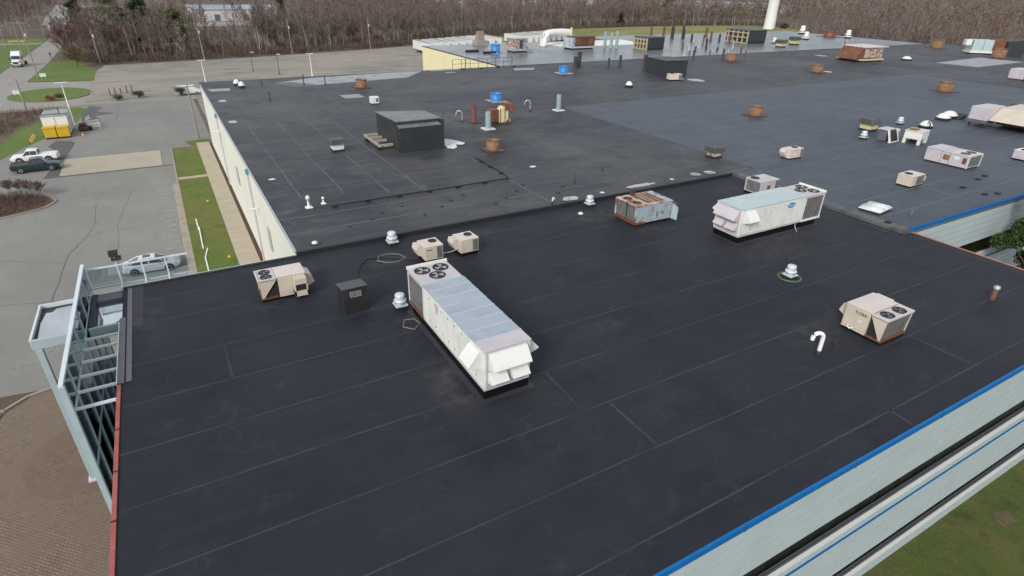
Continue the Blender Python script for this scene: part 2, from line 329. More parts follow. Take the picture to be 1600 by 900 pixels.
# right hand lawn: real undulating sheet
xs = [3+i*3 for i in range(34)]; ys = [-30+j*3 for j in range(17)]
v = [(x,min(y,20.25),-.83+.02*math.sin(x*.7+y*.4)) for y in ys for x in xs]; nx = len(xs)
structure(MB().add(v, [(j*nx+i,j*nx+i+1,(j+1)*nx+i+1,(j+1)*nx+i) for j in range(len(ys)-1) for i in range(nx-1)], True).build('lawn', m_grassnear))
bp = MB(); bp.poly([(35.4,6.7),(35.0,6.2),(34.98,5.67),(35.6,5.7),(36.16,5.56),(36.3,5.9),(36.51,6.33),(36.0,6.4)], -.805); bp.build('bare_soil_patch', M('bare_soil', (.115,.085,.042), [((.06,.06,.02), 2, .4, .65, .9)], rough=.95), None)
structure(bpy.data.objects['bare_soil_patch'])
sheet('parking_lot', [(-60,43.5),(-13.6,43.5),(-10.9,43.1),(-8,42.5),(5.2,42.5),(5.2,36),(20,36),(20,60),(5.3,60),(5.3,155.6),(-30,154),(-60,150)], -.006, m_asph)
sheet('plaza', [(-40,-12),(3.2,-12),(3.2,42.45),(-8,42.45),(-10.9,43.0),(-12.2,42.6),(-13.2,41.6),(-13.6,40.4),(-14.5,39.6),(-40,38)], -.004, m_paver)
sheet('plaza_ring', ell(-8.6,34.6,3.0,3.4,40), 0.0, m_paver2); sheet('plaza_disc', ell(-8.6,34.6,.9,1.0,40), .004, m_paver)
sheet('plaza_lawn', [(-40,38.1),(-14.6,39.7),(-13.7,40.5),(-13.5,41.4),(-40,40.8)], .002, m_grass)
kb = MB()
kp = [(-40,41.0),(-13.4,41.7),(-12.3,42.75),(-10.9,43.15),(-8,42.6)]
for a, b in zip(kp, kp[1:]):
    d = Vector((b[0]-a[0], b[1]-a[1], 0)).normalized()*.09; n = (-d.y, d.x)
    kb.slab([(a[0]+n[0],a[1]+n[1]),(a[0]-n[0],a[1]-n[1]),(b[0]-n[0],b[1]-n[1]),(b[0]+n[0],b[1]+n[1])], -.05, .11)
structure(kb.build('kerb', m_kerb))
# beside the long white wall: mulch, walk slabs, lawn, kerb
structure(MB().box(4.72,5.12,42,110.5,-.05,.05).build('mulch_bed', m_mulch))
walk = MB().box(2.72,4.70,42,110.3,-.05,.045).build('sidewalk', M('walk_joint', (.12,.10,.08), rough=.9)); structure(walk)
sl = None; y = 42.0
while y < 110:
    if sl is None: sl = MB().box(0,1.94,0,1.50,.03,.075).build('slab', m_conc, walk, bevel=.01, loc=(2.74,y+.02,0))
    else: share(sl, 'slab', walk, (2.74,y+.02,random.uniform(-.004,.006)))
    y += 1.53
structure(MB().box(-.95,2.71,91.3,108.6,-.05,.06).build('verge', m_grass)); structure(MB().box(-.95,2.71,42,90.1,-.05,.06).build('verge', m_grass))
structure(MB().slab([(2.0,109.2),(5.0,109.4),(5.0,113.2),(1.2,112.6)], -.05, .06).build('verge', m_grass))
structure(MB().box(-.95,2.71,90.15,91.25,-.05,.05).build('footpath', m_conc))
kb = structure(MB().box(-1.75,-.97,42,88.5,-.05,.055).build('kerb', m_kerb))
structure(MB().box(-1.2,-.97,88.6,108.6,-.05,.10).build('kerb', m_kerb))
structure(MB().box(-15.1,-2.6,98.9,108.3,-.05,.03).build('concrete_pad', m_concslab))
structure(MB().box(-2.55,-1.25,98.9,108.0,-.05,.012).build('concrete_apron', m_asph))
structure(MB().slab([(-16.6,98.3),(-1.2,98.35),(-1.2,98.85),(-16.6,98.85)], -.05, .016).build('tar_joint', m_tar))
structure(MB().slab([(-16.9,98.4),(-15.2,98.9),(-15.3,108.3),(-14.6,119.0),(-15.3,121),(-17.5,121.6),(-18.2,118.2),(-16.4,113),(-16.2,106)], -.05, .012).build('tar_patch', m_tar))
structure(MB().slab([(-14.4,153.6),(-11.8,150.5),(-12.8,146.5),(-9.6,143.4),(-12.9,141.6),(-12.0,138.2),(-14.6,135.2),(-15.2,143)], -.05, .012).build('tar_patch', m_tar))
ln = structure(MB().box(-1.9,-1.8,42,42.1,-.05,.001).build('parking_markings', m_line))
for k in range(17): MB().box(-2.7-random.random()*.9,-1.85,58.2+k*1.75,58.38+k*1.75,-.02,.004+.001*(k%2)).build('marking_line', m_line, ln)
for k in range(8): MB().box(-2.5,-1.3,99.2+k*1.05,99.32+k*1.05,-.02,.018).build('marking_line', m_line, ln)
for x0, x1, yy in ((-6.2,-3.6,90.3),(-2.9,.3,112.2),(-3.4,.4,114.3)): MB().box(x0,x1,yy,yy+.16,-.02,.004).build('marking_line', m_line, ln)
# the long cracks and saw cuts of the lot
crk = structure(MB().box(-6.4,-6.38,110,110.1,-.02,.001).build('pavement_crack', m_tar))
def crack(pts, w):
    q = []
    for a, b in zip(pts, pts[1:]):
        for i in range(6): t = i/6; q.append((a[0]+(b[0]-a[0])*t+random.uniform(-.12,.12), a[1]+(b[1]-a[1])*t+random.uniform(-.15,.15)))
    q.append(pts[-1]); b_ = MB()
    for a, c in zip(q, q[1:]):
        d = Vector((c[0]-a[0], c[1]-a[1])).normalized()*w*random.uniform(.5,1)*.5; b_.poly([(a[0]-d.y,a[1]+d.x),(a[0]+d.y,a[1]-d.x),(c[0]+d.y,c[1]-d.x),(c[0]-d.y,c[1]+d.x)], .002)
    b_.build('crack', m_tar, crk)
crack([(-12.4,55),(-12.0,67.8),(-10.6,72.6),(-10.0,77),(-10.2,84)], .09); crack([(-10.6,72.6),(-8.2,73.6),(-5,73),(-2,75)], .06)
crack([(-25,72),(-18,69.5),(-12.2,66)], .06); crack([(-7.5,62),(-7.8,75),(-6.5,88)], .05); crack([(-14.6,86.4),(-10,88),(-4,87)], .06)
crack([(-22,57),(-16,58.5),(-9,56.5),(-6.6,56.4)], .07); crack([(-9.3,135),(-9.0,150)], .1)
# brown planted island in the lot
isl = ell(-26,87.2,11.6,5.6,30,.04)
structure(MB().slab(isl, -.05, .14).build('island_kerb', m_kerb)); structure(MB().slab(ell(-26,87.2,11.3,5.3,30,.04), .0, .20).build('island_bed', M('island_mulch', (.085,.05,.035), [((.13,.05,.03), .3, .45, .65, .8), ((.06,.05,.025), .6, .5, .7, .7), ((.16,.12,.06), .5, .6, .75, .7)], rough=.95, bump=(3,.08))))
# lot end, entrance drives, bare lot, road
structure(MB().slab([(-31,153.0),(6.8,157.2),(6.8,157.6),(-31,153.4)], -.05, .14).build('kerb', m_kerb))
sheet('entrance_drive', [(-30.2,150.5),(-30.2,193.5),(-14.8,190),(-8,158.4),(8,159.5),(8,154),(-16,153.5),(-24,152.6)], -.012, m_road)
sheet('bare_lot', [(-15.4,157.6),(6,158.6),(6,112),(60,112),(60,150),(300,165),(300,300),(205,292),(160,276),(98,250),(73,240),(30,229),(-14,222),(-16,205)], -.010, m_bare)
sheet('road', [(-30,120),(-29.6,194),(-28.8,234),(-29.2,286),(-33,392),(-38,480),(-48,482),(-44,392),(-36.6,330),(-36.4,286),(-37.4,213),(-38.5,120)], -.008, m_road)
ml = structure(MB().poly([(-33.9,120),(-33.75,120),(-33.75,213),(-33.9,213)], -.003).build('road_markings', m_yline))
MB().poly([(-33.9,213),(-33.75,213),(-32.75,290),(-32.9,290)], -.002).build('marking_line', m_yline, ml)
sheet('far_pavement', [(-47,400),(-30,392),(-24,470),(-22,620),(-60,620),(-52,470)], -.004, m_road)
structure(MB().slab(ell(-22.6,171.4,7.8,9.6,36), -.05, .12).build('grass_island', m_grass2))
sheet('roadside_verge', [(-29.5,195),(-28.6,236),(-22,236),(-15.6,212),(-15.2,190.6)], .004, m_grass2)
sheet('roadside_verge', [(-39,150),(-37.7,213),(-36.7,286),(-37,318),(-75,330),(-90,160)], .003, m_grass2)
sheet('side_lane', [(-36.6,295),(-36.6,299.5),(-90,306),(-90,301)], .006, m_road)
sheet('roadside_verge', [(-29.8,120),(-29.8,152),(-16,152.8),(-14.6,150),(-15.6,134),(-20.5,121),(-24,110),(-60,100),(-60,150)], .003, m_grass2)
sheet('rough_ground', [(-60,124),(-31,152),(-21,152.2),(-19.5,144),(-24,132),(-25,122),(-30,112),(-60,96)], .007, M('brown_undergrowth', (.14,.095,.068), [((.09,.06,.04), .4, .4, .6, .9), ((.075,.10,.03), .12, .52, .62, .9), ((.2,.15,.11), 1.2, .5, .75, .6)], rough=.95, bump=(2,.15)))
fld = MB(); n = 14; vv = []
for j in range(n):
    for i in range(n):
        a, b = i/(n-1), j/(n-1); x = 195+a*175; y = 236+b*75+14*a*(1-a)*0; vv.append((x, y, 2.2*math.sin(math.pi*a)**.7*math.sin(math.pi*b)**.7+.02))
fld.add(vv, [(j*n+i,j*n+i+1,(j+1)*n+i+1,(j+1)*n+i) for j in range(n-1) for i in range(n-1)], True); structure(fld.build('field', m_grassdry))
# ---------------------------------------------------------------- building materials
m_wallcream = M('cream_wall', (.68,.69,.615), [((.60,.61,.54), .25, .45, .7, .6), ((.40,.40,.33), 1.0, .62, .8, .5, (1,1,.15))], rough=.7)
m_wallyellow = M('yellow_wall', (.70,.64,.40), [((.63,.57,.35), .2, .45, .7, .6), ((.45,.40,.22), .8, .64, .8, .4, (1,1,.15))], rough=.7)
m_panel = M('pale_blue_white_panel', (.42,.50,.52), [((.37,.44,.46), .5, .45, .7, .6), ((.36,.42,.43), 1.6, .60, .8, .45, (1,1,.3))], rough=.5)
m_joint = M('panel_joint', (.10,.125,.135), rough=.8)
m_bluecap = M('blue_metal_coping', (.006,.12,.36), [((.008,.15,.42), .8, .45, .7, .6), ((.02,.10,.27), 3, .58, .8, .5)], rough=.5, spec=.2)
m_bluejoint = M('blue_joint_cover', (.010,.10,.29), rough=.5, spec=.2)
m_redcap = M('red_metal_edge', (.34,.085,.072), [((.25,.06,.05), 1.2, .45, .7, .7), ((.42,.20,.16), 4, .6, .8, .5)], rough=.5)
m_orangecap = M('orange_primer_edge', (.42,.19,.12), [((.30,.10,.06), 1.5, .45, .7, .7), ((.5,.36,.30), 3, .55, .8, .5)], rough=.6)
m_coping = M('grey_metal_coping', (.42,.46,.50), [((.30,.33,.37), 1, .45, .7, .6)], rough=.4, metal=.3)
m_edgedark = M('slate_metal_edge', (.115,.11,.13), [((.08,.078,.09), 1, .45, .7, .6)], rough=.5)
m_steel = M('pale_blue_steel', (.36,.45,.47), [((.30,.38,.40), .8, .45, .7, .6)], rough=.4)
m_steelw = M('white_steel', (.60,.66,.69), [((.5,.56,.6), .8, .45, .7, .6)], rough=.35)
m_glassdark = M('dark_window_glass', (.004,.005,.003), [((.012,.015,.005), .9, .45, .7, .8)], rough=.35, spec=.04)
def glass(name, tint, refl):
    m = bpy.data.materials.new(name); m.use_nodes = True; nt = m.node_tree; nt.nodes.remove(nt.nodes['Principled BSDF'])
    out = nt.nodes['Material Output']; t = _n(nt, 'ShaderNodeBsdfTransparent'); t.inputs[0].default_value = (*tint,1)
    g = _n(nt, 'ShaderNodeBsdfGlossy'); g.inputs['Roughness'].default_value = .03; g.inputs['Color'].default_value = (.9,.95,1,1)
    f = _n(nt, 'ShaderNodeFresnel'); f.inputs['IOR'].default_value = 1.5; mr = _n(nt, 'ShaderNodeMapRange'); mr.inputs[3].default_value = refl; mr.inputs[4].default_value = 1
    nt.links.new(f.outputs[0], mr.inputs[0]); mix = _n(nt, 'ShaderNodeMixShader'); nt.links.new(mr.outputs[0], mix.inputs[0]); nt.links.new(t.outputs[0], mix.inputs[1]); nt.links.new(g.outputs[0], mix.inputs[2])
    nt.links.new(mix.outputs[0], out.inputs[0]); return m
m_glassup = glass('sky_mirroring_glass', (.55,.63,.68), .28)
m_glasslow = glass('grey_tinted_glass', (.50,.57,.60), .10)
m_glass = glass('clear_tinted_glass', (.83,.88,.90), .12)
m_water = M('standing_water', (.58,.60,.62), rough=.03, metal=.9)
Z1, Z2 = 9.3, 9.55
def strip(name, m, parent, a, b, w, z, t=.006, wob=.0):
    """a lapped seam between two membrane sheets: low raised band from a to b"""
    d = Vector((b[0]-a[0], b[1]-a[1])); L = d.length; d.normalize(); n = Vector((-d.y, d.x)); k = max(2, int(L/4)); up_, dn = [], []
    for i in range(k+1):
        p = Vector(a)+d*L*i/k+n*random.uniform(-wob,wob); ww = w*random.uniform(.75,1.1)*.5
        up_.append(p+n*ww); dn.append(p-n*ww)
    v = []; f = []
    for p, q in zip(dn, up_): v += [(p.x,p.y,z-.01),(p.x,p.y,z+t),(q.x,q.y,z+t),(q.x,q.y,z-.01)]
    for i in range(k): f += [(4*i+j,4*i+4+j,4*i+5+j,4*i+1+j) for j in range(3)]
    f += [(0,1,2,3),(4*k+3,4*k+2,4*k+1,4*k)]
    return MB().add(v, f).build(name, m, parent)

# ---------------------------------------------------------------- front office block
ob = thing('office_building', 'black-roofed front block with white panel walls, blue coping and red west edge', 'building', (0,0,0))
fx0, fx1, fy0, fy1 = -4.5, 45.9, 7.8, 36.35
rf = MB().box(fx0+.05, 45.0, fy0+.05, fy1-.02, 8.9, Z1).build('roof', m_roof, ob)
MB().box(45.0, fx1-.04, fy0+.05, 20.25, 8.9, Z1-.002).build('roof', m_roof, ob)
for y in (9.0,12.05,15.2,18.25,21.3,24.4,27.5,31.5,34.2): strip('seam', m_seam, rf, (fx0+.15,y+random.uniform(-.05,.05)), (44.6,y+random.uniform(-.05,.05)), .085, Z1, wob=.02)
for x, ya, yb in ((-.1,24.5,27.4),(12.4,15.3,18.2),(13.8,12.1,15.1),(31.1,9.1,12.0),(24.0,8.0,9.0)):
    strip('seam', m_seam, rf, (x,ya), (x+random.uniform(-.1,.1),yb), .12, Z1)
strip('seam', m_seam, rf, (-3.75,31.4), (-3.7,36.2), .5, Z1, .012); strip('seam', m_seam, rf, (44.45,20.4), (44.45,36.2), .35, Z1, .012)
wl = MB().box(fx0+.12, fx1-.1, fy0+.35, fy1-.1, -.9, 8.95).build('wall', m_joint, ob)
def facade(par, wallpart, x0, x1, y, ztop, seg, bluez):
    """long white panelled front facing -y: coping, fascia courses, ribbon windows, spandrels with a blue band"""
    D = .30
    core = MB(); core.box(x0,x1,y+.03,y+.4,6.2,ztop-.05); core.box(x0,x1,y+.03,y+.4,1.35,4.72); core.box(x0,x1,y+.03,y+.4,-1.2,.08); core.build('wall_core', m_joint, par)
    cap = x0; n = 0
    while cap < x1-.1:
        e = min(cap+6.1, x1); MB().box(cap+.004, e-.004, y-.03, y+.07, ztop-.27, ztop+.03).build('coping', m_bluecap, par, bevel=.012); MB().box(e-.06, e+.06, y-.036, y+.076, ztop-.276, ztop+.036).build('coping_joint', m_bluejoint, par); cap = e
    rows = [(6.2+i*.56, 6.2+(i+1)*.56) for i in range(5)]+[(1.35+i*.46, 1.35+(i+1)*.46) for i in range(5)]+[(3.65,4.02),(4.19,4.72)]+[(-1.2,-.5),(-.5,.08)]
    for z0, z1 in rows:
        z1 = min(z1, ztop-.27); x = x0
        while x < x1-.1:
            e = min(x+seg, x1); MB().box(x+.012, e-.012, y+random.uniform(-.003,.003), y+.06, z0+.02, z1-.02).build('wall_panel', m_panel, wallpart); x = e
    MB().box(x0, x1, y-.018, y+.05, 4.025, 4.185).build('blue_band', m_bluecap, par)
    for zs in (4.72, .08):   # sills with a grey back strip
        MB().box(x0, x1, y-.04, y+.12, zs+.002, zs+.05).build('sill', m_whiteb, par); MB().box(x0, x1, y+.122, y+.20, zs+.002, zs+.065).build('sill_trim', m_edgedark, par)
    for zb, zt in ((4.78,6.2),(.15,1.35)):
        MB().box(x0, x1, y+D+.10, y+D+.2, zb, zt).build('window_backing', m_dark, par)
        x = x0; pane = None; mu = None
        while x < x1-.1:
            e = min(x+1.5, x1); w = e-x
            if pane is None:
                pane = MB().box(.03,w-.03,y+D,y+D+.02,zb,zt).build('window_pane', m_glassdark, par, loc=(x,0,0)); mu = MB().box(-.02,.02,y+D-.008,y+D+.04,zb,zt).build('mullion', m_glassdark, par, loc=(x,0,0))
            elif abs(w-1.5) < .01: share(pane, 'window_pane', par, (x,0,0)); share(mu, 'mullion', par, (x,0,0))
            x = e
facade(ob, wl, fx0, fx1, fy0, Z1, 6.3, 0)
# west edge: red metal lengths with dark joints, then slate edge by the entrance
for a, b in ((7.6,10.4),(10.4,12.9),(12.9,15.4),(15.4,17.9),(17.9,20.4),(20.4,22.9),(22.9,26.2)):
    MB().box(fx0-.05, fx0+.10, a+.04, b-.04, Z1-.25, Z1+.05).build('roof_edge', m_redcap, ob, bevel=.01); MB().box(fx0-.055, fx0+.105, b-.04, b+.04, Z1-.25, Z1+.056).build('edge_joint', m_dark, ob)
for a, b in ((26.24,28.3),(28.3,30.8),(30.8,32.6)): MB().box(fx0-.05, fx0+.22, a+.015, b-.015, Z1-.3, Z1+.04).build('roof_edge', m_edgedark, ob, bevel=.01)
MB().box(fx0+.28, fx0+.5, 26.3, 36.2, Z1, Z1+.02).build('edge_flashing', m_edgedark, ob)
MB().box(fx0-.09, fx0-.052, 26.24, 32.2, Z1-.3, Z1+.05).build('edge_trim', m_steelw, ob)
# north edge towards the verge, east orange edge
for a, b in ((-4.45,-1.2),(-1.2,2.0),(2.0,5.08)):
    MB().box(a+.01, b-.01, fy1-.16, fy1+.06, Z1-.3, Z1+.07).build('roof_edge', m_flash, ob, bevel=.01); MB().box(a, b, fy1+.062, fy1+.10, Z1-.3, Z1+.075).build('edge_trim', m_steelw, ob)
for a, b in ((7.85,11),(11,14.2),(14.2,17.3),(17.3,20.26)): MB().box(fx1-.03, fx1+.05, a+.01, b-.01, Z1-.25, Z1+.05).build('roof_edge', m_orangecap, ob)
MB().box(fx1-.12, fx1-.031, 8, 20.2, -.9, 9.0).build('wall', m_panel, ob)
MB().box(fx0+.05, fx0+.13, 7.9, 36.2, 0, 9.0).build('wall', m_panel, ob); MB().box(fx0+.14, 5.0, fy1-.1, fy1+.02, 0, 9.0).build('wall', m_wallcream, ob)

# ---------------------------------------------------------------- main plant behind
pb = thing('factory_building', 'vast flat-roofed plant with cream west wall and grey-black membrane roof', 'building', (0,0,0))
r2 = MB().box(5.12,222,36.4,110.998,9.0,Z2).build('roof', m_roof2, pb)
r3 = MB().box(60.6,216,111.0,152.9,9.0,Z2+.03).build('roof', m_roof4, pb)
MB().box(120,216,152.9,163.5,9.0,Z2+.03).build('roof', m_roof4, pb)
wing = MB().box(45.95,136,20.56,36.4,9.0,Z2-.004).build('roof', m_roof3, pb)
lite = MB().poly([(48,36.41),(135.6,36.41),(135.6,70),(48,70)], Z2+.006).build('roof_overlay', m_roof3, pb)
MB().poly([(163,79.8),(163.8,71),(188.2,71.9),(187.9,81.9)], Z2+.008).build('roof_overlay', m_patch, pb)
MB().box(44.9,45.95,20.56,36.4,9.0,Z2-.008).build('step_flashing', m_seam2, pb)
MB().box(5.12,45.0,36.352,36.40,9.0,Z2+.004).build('step_face', m_flash, pb); MB().box(5.12,45.0,36.401,36.62,Z2-.02,Z2+.012).build('step_flashing', m_flash, pb)
st = lambda a, b, w=.12, m=m_seam2, par=None, z=Z2: strip('seam', m, par or r2, a, b, w, z, wob=.02)
for y, xe in ((39.6,44.5),(49.2,24),(57.9,30),(66.4,47.5),(75.3,60),(82,47),(86.3,60),(93,60),(99.5,60),(105.3,60),(42.6,25)): st((5.3,y), (xe,y+random.uniform(-.1,.1)))
for x, ya, yb in ((7.65,46.9,92),(11.0,46.6,106),(14.3,45,104),(17.1,42.7,82),(25.0,36.7,52),(24.3,58,86),(31.5,58,104),(38.5,66.5,110),(20.6,75.4,98),(45.2,75,110)): st((x,ya), (x+random.uniform(-.1,.1),yb))
st((25.2,44.1), (25.5,51.4), .16, m_flash); st((44.6,36.7),(48,36.9),.3)
for k in range(16): y = 22.9+k*3.06; st((46.2 if y < 36 else 48.2,y), (135,y+random.uniform(-.12,.12)), .10, m_seam3, wing if y < 36 else lite, Z2 if y < 36 else Z2+.006)
for x, ya, yb in ((57.2,21,28.9),(66.0,28.9,36.2),(59.3,50.5,53.5),(66.3,53.5,59.6),(53.0,35.2,41.3),(72.0,41.3,44.3),(83.0,44.3,50.5),(64.4,44.4,47.4)): st((x,ya), (x,yb), .14, m_seam3, lite, Z2+.006)
st((48,36.8),(48,70),.22,m_seam3); st((48,70),(135.6,70),.25,m_seam3); st((135.6,37),(135.6,70),.25,m_seam3)
for k in range(9): y = 72.5+k*4.3; st((60+k,y), (150+8*k,y), .16)
st((60.8,111),(216,111),.35,m_seam3,r3,Z2+.03)
# pale patches on the membrane
zp = Z2+.008
for pts, m in (([(16.0,105.6),(18.9,101.0),(38,103.8),(43.4,110.3),(35.9,110.4),(22,109)], m_patch), ([(15.2,105.4),(18.2,100.6),(21.8,101.6),(18.6,106)], m_seam3), ([(22.4,90.8),(25.3,90.8),(25.4,87.8),(22.6,87.9)], m_patch), ([(5.7,103.5),(8.9,103.2),(8.6,100.6),(6.1,101)], m_patch),
               ([(44.5,110.5),(51,110.3),(50.5,109.3),(44.8,109.2)], m_patch), ([(46.5,107),(48.5,107),(48.5,106),(46.5,106)], m_patch), ([(61.5,107.2),(66,106.4),(64.4,104.1),(60.2,104.5)], m_patch)):
    zp += .003; MB().poly(pts, zp).build('membrane_patch', m, pb)
for cx, cy, rx, ry, m in ((6.7,92.5,.55,.9,m_ponding),(6.3,78,.5,.75,m_ponding),(34.4,37.3,1.6,.35,m_ponding),(26.9,37.15,.8,.45,m_ponding),(85.4,81.2,1.3,1.9,m_ponding),(83.4,83.6,1.0,.8,m_ponding),(6.45,52.8,.3,.22,m_sealant),(30.2,37.2,.22,.2,m_sealant),(38.2,37.4,.2,.2,m_sealant),(120.8,79.2,.8,.9,m_sealant),(148,100,1.2,1.6,m_ponding),(158,97,.9,1.2,m_ponding),(41.3,37.6,.5,.5,m_ponding),(43.0,37.4,.6,.5,m_ponding),(28.9,46.3,.35,.25,m_sealant)):
    zp += .001; MB().poly(ell(cx,cy,rx,ry,22,.3), zp).build('membrane_patch', m, pb)
# white sealant spill beside the penthouse
MB().poly([(24.4,59.6),(25.2,60.1),(25.9,59.6),(26.6,58.6),(27.0,57.2),(26.4,56.6),(25.8,57.0),(25.5,56.0),(24.9,55.4),(24.4,55.9),(24.6,57.0),(24.35,58)], Z2+.05).build('sealant_spill', m_sealant, pb)
# west wall of the plant with coping, downspouts, wall lamps
MB().box(5.1,5.5,36.46,108.6,-.1,9.42).build('wall', m_wallcream, pb)
MB().box(5.5,60.4,108.4,110.9,-.1,9.0).build('wall', m_wallcream, pb)
for k in range(12): MB().box(5.05,5.16,36.46+k*6.02,36.44+(k+1)*6.02,9.42,Z2+.06).build('coping', m_coping, pb, bevel=.01)
for y in (57.5,84.5): 
    MB().tube([(4.98,y,9.1),(4.98,y-.02,.15)], .07, 8).build('downspout', m_lilac, pb); MB().box(4.85,5.08,y-.22,y+.22,8.95,9.4).build('downspout_head', M('teal_box%d'%int(y), (.06,.27,.36), rough=.5), pb)
for y, z in ((54.0,6.7),(82.9,7.5)):
    MB().box(4.05,5.08,y-.12,y+.12,z,z+.16).build('wall_lamp', m_whiteb, pb, bevel=.04)
for y in (49.2,69.1):
    w = MB().box(4.99,5.08,y-.45,y+.45,4.6,6.6).build('wall_vent', m_coping, pb, bevel=.03)
    for k in range(7): MB().box(4.95,5.0,y-.4,y+.4,4.75+k*.26,4.88+k*.26).build('louvre', m_lilac, w)
# far part: yellow west wall, wing front
MB().box(60.45,60.9,111.0,153,-.1,9.45).build('wall', m_wallyellow, pb); MB().box(60.4,60.58,111.0,153,9.45,Z2+.08).build('coping', m_flash, pb)
MB().tube([(60.38,127,9.3),(60.38,127,0)], .09, 8).build('downspout', m_blackpipe, pb)
MB().box(121,215,153.1,163,-.1,9.0).build('wall', m_wallyellow, pb); MB().box(216,221.8,37,111,-.1,9.0).build('wall', m_wallcream, pb)
wl2 = MB().box(46.05,135.9,20.75,36.3,-1.0,9.0).build('wall', m_joint, pb)
facade(pb, wl2, 45.95, 84.5, 20.4, Z2, 6.3, 0)

# ---------------------------------------------------------------- glazed entrance at the corner
gs = thing('glass_entrance_screen', 'tall pale-blue steel and glass screen with pergola beams at the office corner', 'glass screen', (-6.05,24.8,0))
GX, GY0, GY1 = 0, 0, 12.3
ny = 7; dy = (GY1-GY0)/ny; zl = [0.0,3.1,6.2,9.15,10.72]
for i in range(ny+1):
    y = GY0+i*dy; w = .11 if i == 0 else .05
    MB().box(-w, w, y-w, y+w, 0, 10.72).build('corner_column' if i == 0 else 'mullion', m_steel, gs, bevel=.01)
for z in zl[1:4]: MB().box(-.045,.045,GY0+.12,GY1,z-.06,z+.06).build('transom', m_steel, gs)
for i in range(ny):
    for a, b in zip(zl, zl[1:]): MB().box(-.01,.01,GY0+i*dy+.06,GY0+(i+1)*dy-.06,a+.07,b-.07).build('glass_pane', m_glassup if a > 9 else m_glasslow, gs)
for i in range(ny): MB().box(-.085,.085,GY0-.1+i*dy*1.01,GY0-.12+(i+1)*dy*1.01,10.72,10.84).build('top_rail', m_steelw, gs, bevel=.01)
for y in (31.15,30.15,29.0,27.75,26.5,25.25): MB().box(.05,1.48,y-24.85,y-24.75,9.18,9.30).build('pergola_beam', m_steelw, gs, bevel=.008)
# glazed return along the north roof edge, carried on brackets
for i, x in enumerate((-4.5,-3.3,-2.1)):
    MB().box(x+6.05-.035,x+6.05+.035,12.26,12.34,9.3,10.42).build('screen_post', m_steelw, gs); MB().box(x+6.05-.035,x+6.05+.035,11.55,12.26,9.3,9.38).build('post_bracket', m_steelw, gs)
xx = [-6.0,-4.5,-3.3,-2.1,-.95]
for a, b in zip(xx, xx[1:]): MB().box(a+6.05+.05,b+6.05-.05,12.29,12.31,9.32,10.40).build('glass_pane', m_glass, gs)
MB().box(.14,5.12,12.25,12.35,10.42,10.49).build('top_rail', m_steelw, gs); MB().box(.06,5.12,12.25,12.35,9.22,9.30).build('bottom_rail', m_steel, gs)
cp = thing('entrance_canopy', 'flat canopy with standing water and steel column beside the glass entrance', 'canopy', (-8.1,32.3,0))
MB().box(-.2,3.6,.12,4.0,8.7,9.0).build('slab', m_flash, cp); 
MB().box(-.25,1.93,-.05,.12,8.72,9.22).build('fascia', m_steel, cp, bevel=.01); MB().box(2.17,3.62,-.05,.12,8.72,9.22).build('fascia', m_steel, cp, bevel=.01)
MB().box(-.30,-.2,.12,4.02,8.72,9.2).build('edge_trim', m_steelw, cp); MB().box(-.3,3.6,4.02,4.1,8.72,9.22).build('edge_trim', m_steelw, cp)
MB().box(2.17,2.4,.14,4.0,9.0,9.26).build('upstand', m_flash, cp); MB().box(2.4,3.6,3.1,3.98,9.0,9.2).build('upstand', m_edgedark, cp)
MB().poly([(-.02,.3),(.1,.45),(.5,.35),(1.4,.55),(1.9,.6),(1.92,3.7),(1.2,3.72),(.5,3.7),(.32,3.3),(.05,3.35),(-.08,2.2)], 9.012).build('standing_water', m_water, cp)
MB().poly([(2.42,.2),(3.2,.25),(3.3,.6),(3.58,.8),(3.58,3.05),(2.42,3.05)], 9.012).build('standing_water', m_water, cp)
MB().box(-.14,.14,-.14,.14,0,8.7).build('column', m_steel, cp, bevel=.015); MB().box(-.25,.25,-.25,.25,0,.12).build('column_base', m_steelw, cp)
vb = thing('shade_infill', 'made-up black lobby beneath the corner canopy', 'infill', (-5.9,36.2,0))  # dark box added to give the shaded void under the canopy its black
MB().box(-1.2,1.3,-3.1,3.1,3.3,3.6).build('roof', m_flash, vb); MB().box(-1.1,1.2,-3.0,3.0,0,3.3).build('infill_body', m_glassdark, vb)
fl = thing('floodlight', 'twin black floodlight heads on top of the glass screen post', 'floodlight', (-4.5,37.15,10.45))
MB().tube([(0,0,0),(0,0,.5)], .03, 6).build('stem', m_steelw, fl); 
for z, a in ((.55,0),(.28,1)):
    MB().hexa([(-.24+.06*a,-.1,z),(.22+.1*a,-.1,z),(.22+.1*a,.12,z+.04),(-.24+.06*a,.12,z+.04)], [(-.24+.06*a,-.02,z+.17+.1*(1-a)),(.22+.1*a,-.02,z+.17+.1*(1-a)),(.22+.1*a,.2,z+.2+.1*(1-a)),(-.24+.06*a,.2,z+.2+.1*(1-a))]).build('lamp_head', m_rubber, fl, bevel=.015)
